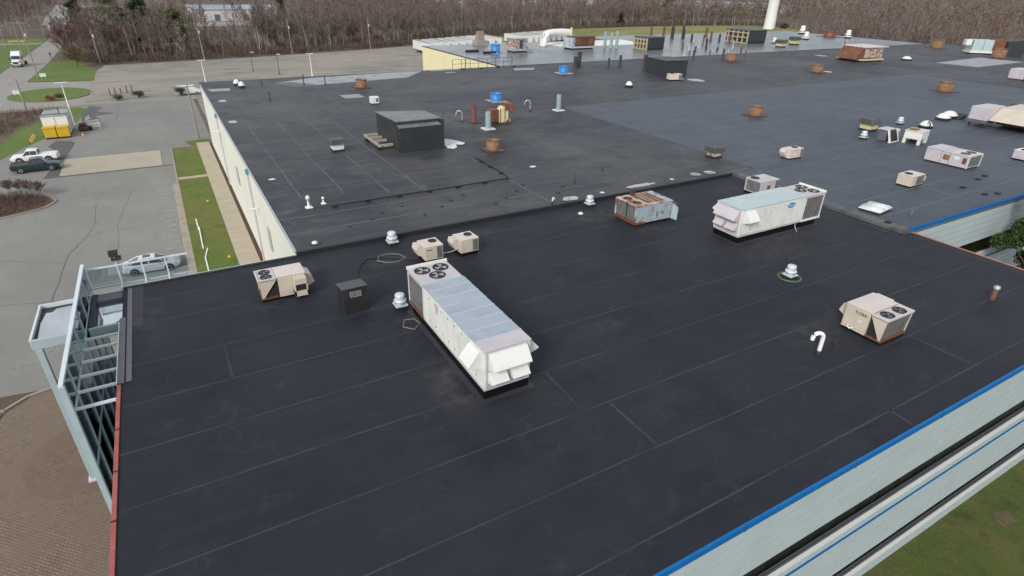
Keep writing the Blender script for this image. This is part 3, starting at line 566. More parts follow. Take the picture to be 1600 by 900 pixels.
# ---------------------------------------------------------------- rooftop equipment builders
def fan(par, x, y, z, r, blades=4, bm=None, ring=None):
    """open fan well: ring wall, dark floor, blades"""
    f = MB().lathe([(r,0),(r,.035),(r*.95,.045),(r*.92,.035),(r*.92,.0)], 24, cap=False).build('fan_ring', ring or m_dark, par, loc=(x,y,z))
    MB().lathe([(r*.92,.004),(.001,.006)], 24, cap=False).build('fan_well', m_dark, f)
    b = MB()
    for k in range(blades):
        a = 2*math.pi*k/blades+.4+x*1.7+y; c, s = math.cos(a), math.sin(a); c2, s2 = math.cos(a+.95), math.sin(a+.95); q = r*.84
        b.add([(.1*r*c,.1*r*s,.03),(q*c,q*s,.02),(q*c2,q*s2,.038),(.12*r*c2,.12*r*s2,.032)], [(0,1,2,3)])
    b.lathe([(r*.14,.02),(r*.14,.045),(.002,.05)], 10, cap=False); b.build('fan_blades', bm or m_blade, f)
    return f
def guard(par, x, y, z, r):
    g = MB()
    for q in (.35,.65,.92): g.tube([(r*q*math.cos(a*math.pi/8), r*q*math.sin(a*math.pi/8), .1) for a in range(17)], .006, 4, False)
    for k in range(4): a = k*math.pi/4; g.tube([(-r*math.cos(a),-r*math.sin(a),.1),(r*math.cos(a),r*math.sin(a),.1)], .006, 4)
    return g.build('fan_guard', m_blackpipe, par, loc=(x,y,z-.05))
def hood(par, x, y0, y1, zt, zb, depth, sgn, m, axis='x', name='intake_hood'):
    """wedge rain hood on a wall: axis = wall normal axis, sgn its direction"""
    p = [(x,zt),(x+sgn*depth*.16,zt-.01),(x+sgn*depth,zb+(zt-zb)*.30),(x+sgn*depth,zb+(zt-zb)*.24),(x,zb)]
    q = MB()
    if axis == 'x':
        q.prism(p if sgn < 0 else p[::-1], 'y', y0, y1)
    else:
        q.prism([(a,b) for a,b in (p if sgn > 0 else p[::-1])], 'x', y0, y1)
    return q.build(name, m, par, bevel=.008)
def big_rtu(name, label, loc, rz, W, L, roofm, sidem, endm, npan, vis, hoodm):
    """long air handler: local y from 0 (intake end) to L (condenser end), x from 0 to W"""
    t = thing(name, label, 'rooftop unit', loc, rz)
    MB().box(.03,W-.03,.03,L-.4,0,.44).build('curb', m_curb, t); MB().box(-.22,W+.22,-.22,L-.15,0,.012).build('curb_flashing', m_seam, t)
    MB().box(.0,W,.0,L,.44,.56).build('base_rail', endm, t, bevel=.01)
    cL = 2.15; zb, zt = .56, 2.44
    core = MB().box(.05,W-.05,.05,L-cL,zb,zt-.01).build('casing', m_edgedark, t)
    # side panels, each its own
    n = npan; pw = (L-cL-.1)/n
    for sx in (0, 1):
        xa, xb = ((0.0,.05) if sx == 0 else (W-.05,W))
        for k in range(n):
            d = .004*((k*7)%3); MB().box(xa-d*(1-sx),xb+d*sx,.05+k*pw+.017,.05+(k+1)*pw-.017,zb+.02,zt-.03).build('side_panel', sidem, t, bevel=.006)
        if sx == vis:
            for k in range(n-1):
                h = MB()
                for z in (zb+.3,zt-.35): h.box((-.03 if sx == 0 else W), (0 if sx == 0 else W+.03), .05+(k+1)*pw-.09,.05+(k+1)*pw-.065,z,z+.08)
                h.build('door_latch', m_coil, t)
    # end wall with hoods
    MB().box(.1,W-.1,-.01,.05,zb+.02,zt-.03).build('end_panel', endm, t)
    for x in (0,W-.1): MB().box(x,x+.1,-.03,.06,zb,zt).build('corner_post', sidem, t, bevel=.01)
    hood(t, -.01, .2, W-.2, zt-.12, zt-.95, .55, -1, hoodm, 'y'); hood(t, -.01, .18, W*.5-.1, zt-1.05, zt-1.6, .42, -1, hoodm, 'y'); hood(t, -.01, W*.5+.1, W-.18, zt-1.05, zt-1.6, .42, -1, hoodm, 'y')
    hood(t, -.005, .25, 1.2, zt-.1, zt-1.0, .6, -1, m_whiteb, 'x'); hood(t, W+.005, .25, 1.2, zt-.1, zt-1.0, .6, 1, m_whiteb, 'x')
    # top: metal sheets with standing seams
    tp = max(1, npan-1); tw = (L-cL)/tp
    for k in range(tp):
        MB().box(-.03,W+.03,-.04 if k == 0 else k*tw+.006,(k+1)*tw-.006,zt-.01,zt+.03+.004*(k%2)).build('roof_panel', roofm if k else endm if npan > 7 else roofm, t, bevel=.006)
        if k: MB().box(-.03,W+.03,k*tw-.016,k*tw+.016,zt+.0,zt+.065).build('standing_seam', m_lilac, t)
    # condenser section
    y0 = L-cL
    MB().box(.12,W-.12,y0+.05,L-.12,zb,zt-.25).build('condenser_core', m_dark, t)
    MB().box(0,W,y0+.01,L,zt-.2,zt).build('condenser_top', m_lilac, t, bevel=.01)
    for x in (0,W-.09):
        for y in (y0+.01,L-.09): MB().box(x,x+.09,y,y+.08,zb,zt-.2).build('corner_post', sidem, t)
    for x in (.03,W-.08): MB().box(x,x+.05,y0+.1,L-.1,zb+.05,zt-.22).build('coil', m_coil, t)
    MB().box(.1,W-.1,L-.08,L-.03,zb+.05,zt-.22).build('coil', m_coil, t)
    MB().box(-.02,W+.02,y0,L+.02,.43,.58).build('condenser_rail', m_rust if vis == 0 else sidem, t)
    MB().box(-.03,W+.03,L-.06,L+.04,zt-.05,zt+.12).build('top_flange', sidem, t)
    r = W*.19
    for x, y in ((W*.27,L-.62),(W*.73,L-.62),(W*.5,L-1.42)): fan(t, x, y, zt, r, 3, m_bladew)
    return t
ua = big_rtu('rooftop_air_handler', 'long white rooftop air handler with segmented grey metal top, nearest the camera', (9.08,17.78,Z1), 0, 2.23, 8.85, m_galv, m_white, m_lilac, 9, 0, m_whiteb)
lg = MB().poly([(-.016,5.1,2.2),(-.016,4.82,2.2),(-.016,4.78,1.95),(-.016,4.93,1.62),(-.016,5.0,1.62),(-.016,5.12,1.95)]).build('badge', m_lilac, ua)
ub = big_rtu('rooftop_air_handler', 'long off-white rooftop air handler with pale aqua top and blue oval badge', (32.4,26.98,Z1), -math.pi/2, 2.25, 8.85, m_aqua, m_white, m_lilac, 6, 1, m_lilac)
bd = MB().add([(2.268, 5.1+.42*math.cos(a*math.pi/12), 2.02+.19*math.sin(a*math.pi/12)) for a in range(24)], [tuple(range(24))]).build('badge', m_bluedrum, ub)
tm = text_mesh('Carrier', .24); to = bpy.data.objects.new('lettering', tm); C.objects.link(to); to.parent = bd; tm.materials.append(m_whiteb)
to.matrix_local = Matrix.Translation((2.272,5.1,2.02)) @ Matrix(((0,0,1,0),(1,0,0,0),(0,1,0,0),(0,0,0,1)))
MB().tube([(2.4,5.9,.5),(2.4,5.9,.3),(2.75,5.75,.02)], .03, 6).build('drain_pipe', m_galvpipe, ub)
MB().box(1.0,1.7,8.9,9.2,1.3,2.2).build('control_box', m_rust, ub, bevel=.02)

def slant_unit(name, label, loc, rz, W, L, H, m, mt, hoodside=1):
    """packaged unit: condenser end at local -y with slanted coil and two fans; rain hood at +y"""
    t = thing(name, label, 'rooftop unit', loc, rz)
    MB().box(.03,W-.03,.03,L-.03,0,.14).build('curb', m_curb, t); MB().box(0,W,L*.4,L,.14,.24).build('base_rail', m, t); MB().box(0,W,0,L*.4-.01,.14,.24).build('rusted_rail', m_rust, t)
    z0 = .24; c = L*.40
    MB().box(.0,W,c,L,z0,H).build('cabinet', m, t, bevel=.012)
    MB().box(-.02,W+.02,c-.05,L+.02,H,H+.035).build('lid', mt, t, bevel=.01)
    # door joints on both long sides
    for x in (-.012, W):
        for a, b in ((c+.06,c+(L-c)*.5-.015),(c+(L-c)*.5+.015,L-.06)): MB().box(x,x+.012,a,b,z0+.06,H-.08).build('door_panel', m, t, bevel=.004)
    # slanted coil end: triangular cheek plates leave a dark wedge
    for x in (0,W-.03): MB().prism([(.0,H-.02),(.06,z0),(.16,z0),(c,H-.02)], 'x', x, x+.03).build('cheek_plate', m, t)
    MB().prism([(.05,H-.2),(.12,z0),(.19,z0),(.13,H-.2)], 'x', .04, W-.04).build('coil', m_coil, t)
    MB().prism([(c-.04,H-.2),(c-.04,z0+.02),(.3,z0+.02)], 'x', .08, W-.08).build('coil', m_dark, t)
    MB().box(0,W,-.02,c-.06,H-.10,H-.02).build('condenser_deck', m_lilac, t)
    for a, b, y0, y1 in ((-.02,W+.02,-.04,.04),(-.02,.05,.04,c-.06),(W-.05,W+.02,.04,c-.06)): MB().box(a,b,y0,y1,H-.06,H+.03).build('deck_lip', mt, t)
    for x in (W*.27,W*.73): fan(t, x, c*.46, H-.02, min(c*.40,W*.22), 3)
    h = MB().prism([(L,H-.1),(L+.35,H-.3),(L+.5,H-.75),(L+.12,H-.95),(L,H-.95)], 'x', W*.15, W*.85).build('rain_hood', m, t, bevel=.01)
    return t
tanl = slant_unit('packaged_air_conditioner', 'tan packaged unit near the north roof edge with boxy side duct', (2.18,32.35,Z1), -math.pi/2, 1.38, 2.45, 1.32, m_tan, m_tan2)
d = MB(); d.box(1.4,1.9,1.75,2.4,.9,1.27); d.build('side_duct', m_tan, tanl, bevel=.01); MB().box(1.4,1.82,1.78,2.37,.25,.9).build('duct_throat', m_dark, tanl); MB().box(1.4,1.9,1.72,1.79,.22,.9).build('duct_cheek', m_tan, tanl); MB().box(1.4,1.9,2.36,2.42,.22,.9).build('duct_cheek', m_tan, tanl); MB().box(1.4,1.9,1.72,2.42,.2,.5).build('duct_sill', m_tan, tanl)
yk = slant_unit('packaged_air_conditioner', 'tan packaged unit with dark lettering beside the white gooseneck pipe', (28.6,12.2,Z1), 0, 2.25, 2.15, 1.45, m_tan, m_tan2)
MB().box(2.25,2.6,1.2,2.1,.6,1.40).build('side_duct', m_tan2, yk, bevel=.015)
tm = text_mesh('YORK', .25); to = bpy.data.objects.new('lettering', tm); C.objects.link(to); to.parent = yk; tm.materials.append(m_dark)
to.matrix_local = Matrix.Translation((-.02,1.3,1.18)) @ Matrix(((0,0,-1,0),(-1,0,0,0),(0,1,0,0),(0,0,0,1)))
MB().box(-.016,-.012,1.18,1.34,.72,.82).build('sticker', m_whiteb, yk); MB().tube([(-.05,1.75,.35),(-.14,1.75,.3),(-.14,1.6,.22),(-.05,1.5,.3)], .035, 8).build('condensate_trap', m_pvc, yk)

def small_unit(name, label, loc, rz, W, D, H, m, mt, fx=.68, fy=.62, fr=.27, curb=.25, duct=True, coilside=.6, group=None):
    """single fan packaged unit, x 0..W, y 0..D, front at y=0"""
    t = thing(name, label, 'rooftop unit', loc, rz, group)
    MB().box(.03,W-.02,.03,D-.03,0,curb).build('curb', m_curb, t)
    MB().box(0,W,0,D,curb,H-.03).build('cabinet', m, t, bevel=.012); MB().box(-.02,W+.02,-.02,D+.02,H-.03,H+.01).build('lid', mt, t, bevel=.01)
    MB().box(.03,W*coilside,-.012,0,curb+.05,H-.07).build('door_panel', m, t, bevel=.004); MB().box(W*(coilside+.06),W-.05,-.014,.0,curb+.06,H-.08).build('coil', m_coil, t)
    MB().box(W,W+.012,.08,D-.08,curb+.06,H-.08).build('coil', m_coil, t)
    fan(t, W*fx, D*fy, H+.01, fr, 4); guard(t, W*fx, D*fy, H+.01, fr)
    if duct: MB().prism([(0,curb+.15),(0,H-.05),(-.32,H-.02),(-.42,H-.3),(-.28,curb+.25)], 'y', D*.35, D*.95).build('rain_hood', mt, t, bevel=.01)
    return t
c1 = small_unit('compact_air_conditioner', 'small tan unit with single top fan, left of the pair by the step', (11.95,31.4,Z1), R(1), 1.22, 1.25, 1.17, m_tan, m_tan2)
MB().box(.12,.5,-.02,-.012,.92,.97).build('badge', m_dark, c1)
c2 = small_unit('compact_air_conditioner', 'small tan unit with single top fan, right of the pair by the step', (14.42,31.4,Z1), R(3), 1.28, 1.2, 1.15, m_tan, m_tan2)
dd = small_unit('compact_air_conditioner', 'small beige unit with side hood in front of the lilac sectional unit', (55.85,26.0,Z2), R(2), 2.0, 1.3, 1.02, m_tan, m_tan2, .35, .6, .34, .12, False, .3)
MB().prism([(2.0,.2),(2.0,.95),(2.5,.85),(2.85,.6),(2.85,.35),(2.5,.2)], 'y', .2, 1.1).build('rain_hood', m_tan2, dd, bevel=.01)
ee = small_unit('compact_air_conditioner', 'small cream unit with left hood standing alone on the grey roof', (53.95,37.1,Z2), 0, 1.95, 1.1, 1.0, m_tan2, m_tan2, .68, .6, .32, .12, True, .75)
MB().box(.5,.75,-.03,-.012,.4,.7).build('sticker', m_whiteb, ee)
li = small_unit('compact_air_conditioner', 'lilac single-fan unit behind the aqua-topped air handler', (42.2,31.0,Z1), 0, 2.25, 1.65, 1.25, m_lilac, m_lilac, .22, .7, .38, .15, False, .75)
MB().box(-.012,0,.1,1.5,.25,1.15).build('coil', m_coil, li); MB().box(.8,1.2,-.02,-.012,.5,.85).build('badge', m_rust, li)
# sectional lilac unit
ff = thing('sectional_rooftop_unit', 'long lilac three-section unit with two top fans at the right', 'rooftop unit', (66.9,26.85,Z2), 0)
for k, (a, b) in enumerate(((2.55,4.0),(1.75,2.5),(0,1.7))):
    MB().box(.05,2.6,a,b,.14,1.30 if k else 1.36).build('cabinet', m_lilac, ff, bevel=.015); MB().box(0,2.65,a-.02,b+.02,1.30 if k else 1.36,1.36 if k else 1.42).build('lid', m_tan2 if k == 2 else m_lilac, ff, bevel=.01)
MB().box(.1,2.5,.1,3.9,0,.14).build('curb', m_flash, ff)
for x in (.75,1.85): fan(ff, x, .75, 1.36, .42, 4)
MB().box(.2,2.45,-.012,0,.25,1.2).build('coil', m_coil, ff)
for a, b, c_, d_ in ((.05,.2,.1,1.3),(2.45,2.6,.1,1.3)): MB().box(a,b,-.03,.0,c_,d_).build('corner_post', m_white, ff)
MB().add([(.035,1.05+.3*math.cos(a*math.pi/8),.95+.17*math.sin(a*math.pi/8)) for a in range(16)], [tuple(range(16))]).build('badge', m_whiteb, ff)
MB().box(.03,.05,.15,.5,.5,1.1).build('rusted_panel', m_rust, ff); MB().box(.025,.05,1.75,2.3,.55,1.05).build('rusted_panel', m_ochre, ff)
# rust-streaked blue unit
ru = thing('rusty_rooftop_unit', 'blue-grey rooftop unit with heavily rusted top beside the roof step', 'rooftop unit', (28.0,30.4,Z1), R(-1))
MB().box(.1,3.3,.1,2.3,0,.18).build('curb', m_curb, ru); MB().box(.9,3.45,0,2.45,.18,1.5).build('cabinet', m_bluegrey, ru, bevel=.015)
for k in range(3): MB().box(.93+k*.62,1.5+k*.62,-.016,0,.28,1.42).build('door_panel', m_bluegrey, ru, bevel=.006)
MB().box(.0,.08,0,.12,.18,1.5).build('corner_post', m_rustwhite, ru); MB().box(.0,.08,2.33,2.45,.18,1.5).build('corner_post', m_rustwhite, ru); MB().box(.06,.9,.02,.06,.18,1.5).build('cheek_plate', m_bluegrey, ru)
MB().box(.06,.9,2.39,2.43,.18,1.5).build('cheek_plate', m_bluegrey, ru)
MB().box(.12,.2,.15,1.15,.25,1.4).build('coil', m_coil, ru); MB().box(.12,.2,1.3,2.3,.25,1.4).build('coil', m_coil, ru); MB().box(.3,.88,.1,2.35,.2,1.35).build('condenser_core', m_dark, ru); MB().box(0,.95,0,2.45,.1,.3).build('rusted_rail', m_rust, ru)
MB().box(-.02,1.15,-.02,2.47,1.5,1.58).build('top_deck', m_rustwhite, ru, bevel=.01); MB().box(1.16,2.9,-.02,2.47,1.5,1.575).build('top_deck', m_rustwhite, ru, bevel=.01); MB().box(2.91,3.47,-.02,2.47,1.5,1.575).build('top_deck', m_bluegrey, ru, bevel=.01)
for k in range(4): MB().box(1.25+k*.42,1.55+k*.42,.3,2.3,1.575,1.60).build('rusted_panel', m_rust if k != 1 else m_ochre, ru)
for y in (.65,1.75): fan(ru, .55, y, 1.58, .36, 4, m_rustdk, m_rust)
MB().box(1.3,1.6,2.2,2.5,1.6,2.05).build('stub_flue', m_rustdk, ru)
MB().hexa([(3.45,-.02,.15),(3.49,-.02,.15),(3.72,-.42,.08),(3.68,-.42,.08)], [(3.45,-.02,1.42),(3.49,-.02,1.42),(3.72,-.42,1.05),(3.68,-.42,1.05)]).build('hood_cheek', m_bluegrey, ru); MB().hexa([(3.5,.3,1.35),(4.5,.3,.95),(4.5,1.9,.95),(3.5,1.9,1.35)], [(3.5,.3,1.4),(4.53,.3,1.0),(4.53,1.9,1.0),(3.5,1.9,1.4)]).build('hood_top', m_rust, ru); MB().box(3.5,4.48,1.85,1.9,.35,1.0).build('hood_cheek', m_rustwhite, ru); MB().box(3.45,3.52,.3,1.9,.2,1.35).build('hood_throat', m_dark, ru)
MB().box(3.5,4.5,.3,1.9,.3,.36).build('hood_sill', m_rustwhite, ru)

# black open-fronted hood
bh = thing('black_vent_housing', 'square black vent housing with small metal window, beside the tan unit', 'vent housing', (5.82,27.65,Z1), 0)
MB().hexa([(0,0,0),(1.32,0,0),(1.32,1.3,0),(0,1.3,0)], [(.0,.02,1.45),(1.32,.02,1.45),(1.3,1.3,1.2),(.02,1.3,1.2)]).build('housing', m_flash, bh, bevel=.015)
MB().hexa([(-.04,-.04,1.45),(1.36,-.04,1.45),(1.34,1.34,1.19),(-.02,1.34,1.19)], [(-.04,-.04,1.50),(1.36,-.04,1.50),(1.34,1.34,1.24),(-.02,1.34,1.24)]).build('lid', m_dkcap, bh)
MB().box(.38,.98,-.02,.03,.92,1.25).build('window_frame', m_galvpipe, bh); MB().box(.44,.92,-.03,-.018,.97,1.20).build('louvre', m_coil, bh)

# vents and drums
def mushroom(label, x, y, z, s=1.0, group='white spun roof vents', h=.85, m=None):
    t = thing('mushroom_vent', label, 'roof vent', (x,y,z), 0, group); m = m or m_alu
    MB().box(-.30*s,.30*s,-.30*s,.30*s,0,.16*s).build('curb', m_flash, t)
    MB().box(-.34*s,.34*s,-.34*s,.34*s,.16*s,.24*s).build('flange', m, t, bevel=.02)
    MB().lathe([(.22*s,.24*s),(.22*s,.34*s),(.33*s,.36*s),(.35*s,.44*s),(.33*s,.50*s),(.27*s,.53*s)], 20).build('skirt', m, t)
    MB().lathe([(.26*s,.52*s),(.27*s,h*s*.9),(.24*s,h*s*.97),(.10*s,h*s),(.01,h*s)], 20).build('cap', m, t)
    return t
for lb, x, y, z, s in (('white mushroom vent on the roof step left of the small tan pair', 11.2,35.5,Z1,1.05), ('white mushroom vent tucked against the nearest air handler', 8.7,27.05,Z1,1.0), ('white mushroom vent just left of the rusty blue unit at the step', 27.8,35.7,Z1,1.0), ('white mushroom vent ringed by green hose on the open front roof', 31.2,19.5,Z1,1.0),
                       ('small tiered white vent in front of the black-capped cream vent', 70.1,39.4,Z2,1.1), ('lone small tiered white vent left of the flat-topped dome', 82.6,42.3,Z2,1.1)): mushroom(lb, x, y, z, s)
hr = MB()
for q, dz in ((.62,.03),(.70,.025),(.66,.06)): hr.tube([(q*math.cos(a*math.pi/14)*(1+.03*math.sin(a)), q*math.sin(a*math.pi/14), dz) for a in range(29)], .022, 6, False)
hr.build('coiled_hose', m_green, tag(bpy.data.objects.new('garden_hose', None), 'green hose coiled round the foot of a mushroom vent', 'hose')); ho = bpy.data.objects['garden_hose']; C.objects.link(ho); ho.location = (31.2,19.5,Z1)
def dome(label, x, y, r, z=Z2, group='white dome fans'):
    t = thing('dome_fan', label, 'roof fan', (x,y,z), 0, group)
    MB().box(-r*.8,r*.8,-r*.8,r*.8,0,.3).build('curb', m_flash, t); MB().lathe([(r*.8,.3),(r,.34),(r,.46),(r*.86,.5)], 22).build('skirt', m_whiteb, t)
    MB().lathe([(r*.85,.5),(r*.72,.72),(r*.4,.88),(r*.16,.94),(.01,.95)], 22).build('cap', m_whiteb, t); return t
for lb, x, y, r in (('flat white dome fan with bent black pipe beside it', 83.4,39.5,.75), ('left white dome fan of the touching pair', 91.0,41.3,.85), ('right white dome fan of the touching pair', 93.6,41.8,.95), ('white dome vent left of the far black penthouse', 68.5,80.0,.6), ('white dome vent right of the rusted white unit', 161,85.7,1.1),
                    ('front of two white dome vents at the north-west roof corner', 10.6,103.0,.5), ('rear of two white dome vents at the north-west roof corner', 10.2,105.6,.5)): dome(lb, x, y, r)
MB().tube([(82.3,38.4,Z2),(82.3,38.5,Z2+.7),(82.45,38.7,Z2+.9),(82.8,39.0,Z2+.92)], .09, 8).build('bent_pipe', m_blackpipe); tag(bpy.data.objects['bent_pipe'], 'bent black pipe leaning by the flat white dome', 'pipe')
tr = thing('dome_fan_tray', 'black tilted tray under the right dome of the pair', 'tray', (94.2,40.9,Z2)); MB().hexa([(-.9,-.5,0),(.9,-.5,.1),(.9,.5,.1),(-.9,.5,0)], [(-.9,-.5,.12),(1.0,-.5,.55),(1.0,.5,.55),(-.9,.5,.12)]).build('tray', m_flash, tr)
def capvent(label, x, y, z, w, h, m, rz=0):
    t = thing('gravity_vent', label, 'roof vent', (x,y,z), rz, 'capped gravity vents')
    MB().box(-w*.5,w*.5,-w*.5,w*.5,0,h*.18).build('curb', m_flash, t); MB().hexa([(-w*.46,-w*.46,h*.18),(w*.46,-w*.46,h*.18),(w*.46,w*.46,h*.18),(-w*.46,w*.46,h*.18)], [(-w*.5,-w*.5,h*.62),(w*.5,-w*.5,h*.62),(w*.5,w*.5,h*.62),(-w*.5,w*.5,h*.62)]).build('throat', m, t)
    MB().hexa([(-w*.72,-w*.66,h*.62),(w*.72,-w*.66,h*.62),(w*.72,w*.66,h*.62),(-w*.72,w*.66,h*.62)], [(-w*.62,-w*.54,h),(w*.62,-w*.54,h),(w*.62,w*.54,h),(-w*.62,w*.54,h)]).build('cap', m_dkcap, t, bevel=.04); return t
capvent('cream vent with wide dark cap in front of the white dome group', 75.0,41.9,Z2,1.5,1.5,m_cream)
capvent('white vent with wide dark cap on the grey roof by its dark edge', 47.6,41.3,Z2,1.15,1.1,m_rustwhite); capvent('pale vent with dark rounded cap left of the black penthouse', 14.0,59.9,Z2,1.15,1.25,m_white)
capvent('cream vent with dark cap at the right picture edge', 103.6,37.6,Z2,1.9,1.9,m_cream); capvent('cream vent with dark cap in front of the far timber-sided box', 156.5,119,Z2,2.0,2.0,m_cream); capvent('cream vent with dark cap on the wet far roof left of two white cones', 167,122.5,Z2,2.0,2.3,m_cream)
def drum(label, x, y, r, h, m, group, z=Z2, plate=None, w=1.45):
    t = thing('fan_drum', label, 'fan drum', (x,y,z), 0, group)
    p = r*w; MB().box(-p,p,-p,p,0,.12).build('base_plate', plate or m_rustdk, t, bevel=.015)
    n = 22; MB().lathe([(r,.12),(r,h),(r*.93,h),(r*.9,h-.04),(r*.9,.2),(.01,.2)], n, cap=False).build('drum', m, t); MB().lathe([(r,h-.05),(r*1.06,h-.05),(r*1.06,h),(r,h)], n, cap=False).build('rim', m_rust if m is m_ochre else m, t); return t
gr = 'rusted open fan drums'
for lb, x, y, r, h in (('rusted open drum on square plate right of the black penthouse', 28.3,53.3,.66,1.1), ('rusted drum by the long pale patch at the roof edge', 27.5,96.4,.85,1.25), ('rusted drum standing alone on the light grey roof', 69.2,54.3,.85,1.25), ('rusted drum with lifted lid near the right corner of the grey roof', 118,54.9,1.15,1.55), ('rusted drum among the vent pipes on the far roof', 116,100.8,1.1,1.5), ('rusted drum in front of the rusted white unit', 118.2,79.9,1.05,1.4), ('rusted drum near the tree line right of the far roof edge', 205,101.5,1.6,2.2), ('rusted drum in front of the far black-backed unit', 193.5,80.1,1.6,2.2)): drum(lb, x, y, r, h, m_ochre, gr)
for lb, x, y, r, h in (('bright blue drum behind the rusted fan housing', 41.6,77.3,.82,1.15), ('bright blue drum beside the dark vent pipes', 67.2,97.8,.9,1.3), ('bright blue drum on the far wet roof near the railing', 71,132.6,1.1,1.9)): drum(lb, x, y, r, h, m_bluedrum, 'blue fan drums', plate=m_rustwhite)
def stack(label, x, y, r, h, m, group=None, z=Z2, plate=True, cap=False, name='vent_stack'):
    t = thing(name, label, 'vent pipe', (x,y,z), 0, group)
    if plate: MB().box(-r*2.1,r*2.1,-r*2.1,r*2.1,0,.1).build('base_plate', m_rustdk if m is not m_greystack else m_whiteb, t)
    MB().lathe([(r*1.15,.0),(r*1.15,.3),(r,.32),(r,h),(r*.82,h),(r*.82,h-.3),(.01,h-.3)], 14, cap=False).build('pipe', m, t)
    if cap: MB().lathe([(r*1.5,h),(r*1.5,h+.1),(.01,h+.35)], 14).build('rain_cap', m, t)
    return t
stack('rusty red-brown stack behind the black penthouse', 32.4,66.0,.33,2.2,m_redstack); stack('grey-green stack on white plate beside the rusted fan housing', 32.4,62.2,.32,2.0,m_greystack); stack('grey-green stack alone at the edge of the grey roof', 46.3,68.1,.30,2.1,m_greystack)
def goose(label, x, y, z, r, h, w, m, rz=0):
    t = thing('gooseneck_vent', label, 'vent pipe', (x,y,z), rz)
    pts = [(0,0,.1),(0,0,h-w*.5)]+[(-w*.5+w*.5*math.cos(a*math.pi/8), 0, h-w*.5+w*.5*math.sin(a*math.pi/8)) for a in range(1,9)]+[(-w,0,h-w*.75)]
    MB().tube(pts, r, 12).build('pipe', m, t); MB().lathe([(r*1.5,0),(r*1.25,.22),(r*1.05,.24)], 14).build('boot', m_flash, t); return t
goose('bright white gooseneck pipe standing on the front roof', 25.15,13.2,Z1,.10,1.22,.50,m_pvc,R(-29)); goose('grey gooseneck pipe just left of the red-brown stack', 31.2,66.8,Z2,.10,1.35,.75,m_galvpipe,R(-29)); goose('grey gooseneck pipe right of the rusted fan housing', 42.5,69.3,Z2,.10,1.4,.75,m_galvpipe,R(-29))
goose('small white hooked pipe on the step beside a pale stain', 24.9,36.75,Z2,.05,.5,.25,m_pvc,R(200))
# rusted fan housing
fh = thing('blower_housing', 'rusted cream blower with brown hooded outlet beside the blue drum', 'blower', (35.4,64.3,Z2), R(-5))
MB().prism([(-.6,.2),(.25,.2),(.6,.6),(.7,1.5),(.4,2.1),(-.2,2.0),(-.6,1.4)], 'y', -.6, .55).build('scroll', m_cream, fh, bevel=.03); MB().box(-1.5,-.62,-.5,.5,.3,1.75).build('motor_box', m_rust, fh, bevel=.04); MB().cylx(-2.2,-1.5,.32,0,1.45,14).build('inlet_pipe', m_rust, fh)
MB().hexa([(.1,-.75,1.7),(1.5,-.75,1.5),(1.7,.7,1.5),(.1,.7,1.7)], [(.15,-.6,2.4),(1.3,-.55,2.35),(1.35,.6,2.35),(.15,.6,2.4)]).build('outlet_hood', m_rust, fh, bevel=.02); MB().box(-1.5,.9,-.6,.6,0,.2).build('skid', m_rustdk, fh); MB().box(.55,1.0,-.5,.5,.2,.5).build('drive_guard', m_galvpipe, fh)
for x in (-.5,.1,.6): MB().box(x,x+.06,-.66,-.6,.2,1.9).build('stiffener', m_rust, fh)
# small white box, skylight, pipes on front roof
wb = thing('roof_box', 'small white square box behind the black penthouse', 'box', (25.15,82.6,Z2)); MB().box(-.55,.55,-.5,.5,.1,.95).build('cabinet', m_whiteb, wb, bevel=.03); MB().box(-.5,.5,-.45,.45,0,.1).build('curb', m_flash, wb); MB().box(.1,.45,-.52,-.5,.3,.8).build('louvre', m_coil, wb)
sk = thing('skylight', 'low white translucent skylight near the blue coping corner', 'skylight', (47.4,24.05,Z2), R(8)); MB().box(-1.05,1.05,-.78,.78,0,.16).build('curb', m_flash, sk); MB().box(-1.1,1.1,-.83,.83,.16,.26).build('frame', m_whiteb, sk, bevel=.02)
for k in range(2):
    g = MB(); n = 8
    for i in range(n+1):
        a = math.pi*i/n
        for yy in (-.75,.75): g.v.append((-1.02+k*1.04+.5-.5*math.cos(a), yy*(1-.0*a), .26+.16*math.sin(a)))
    g.f = [(2*i,2*i+2,2*i+3,2*i+1) for i in range(n)]+[tuple(range(0,2*n+2,2))[::-1], tuple(range(1,2*n+2,2))]; g.sm = [True]*len(g.f); g.build('dome', M('milky_acrylic%d'%k, (.66,.69,.70), [((.5,.52,.53), 2, .45, .7, .7)], rough=.25), sk)
ps = stack('short red-brown pipe with grey cap near the right roof edge', 39.4,12.0,.13,.75,m_redstack,None,Z1,False,False); MB().lathe([(.17,.72),(.17,.86),(.1,.92),(.01,.93)], 12).build('rain_cap', m_galvpipe, ps)
for lb, x, y, z, h, m in (('thin black pipe beside the white gooseneck', 26.4,13.2,Z1,.35,m_blackpipe),('thin dark rod left of the green-hosed vent', 33.1,21.2,Z1,.45,m_blackpipe),('thin grey pipe by the skylight at the blue coping', 48.4,21.8,Z2,.6,m_edgedark),('slim dark antenna rod left of the step on the back roof', 29.6,40.4,Z2,1.0,m_blackpipe),('short dark pipe further back left of the cap vent', 34.1,42.3,Z2,.6,m_blackpipe),('tiny dark stub behind the black penthouse', 31.1,72.4,Z2,.4,m_blackpipe)):
    stack(lb, x, y, .05, h, m, None, z, False)
def pvc(label, x, y, h, r):
    t = thing('pvc_vent', label, 'vent pipe', (x,y,Z2)); MB().box(-r*2.6,r*2.6,-r*2.6,r*2.6,0,.04).build('base_plate', m_pvc, t); MB().lathe([(r*1.3,.04),(r,.25),(r,h*.7),(r*1.6,h*.72),(r*1.6,h*.88),(r*.6,h),(.01,h)], 12).build('pipe', m_pvc, t)
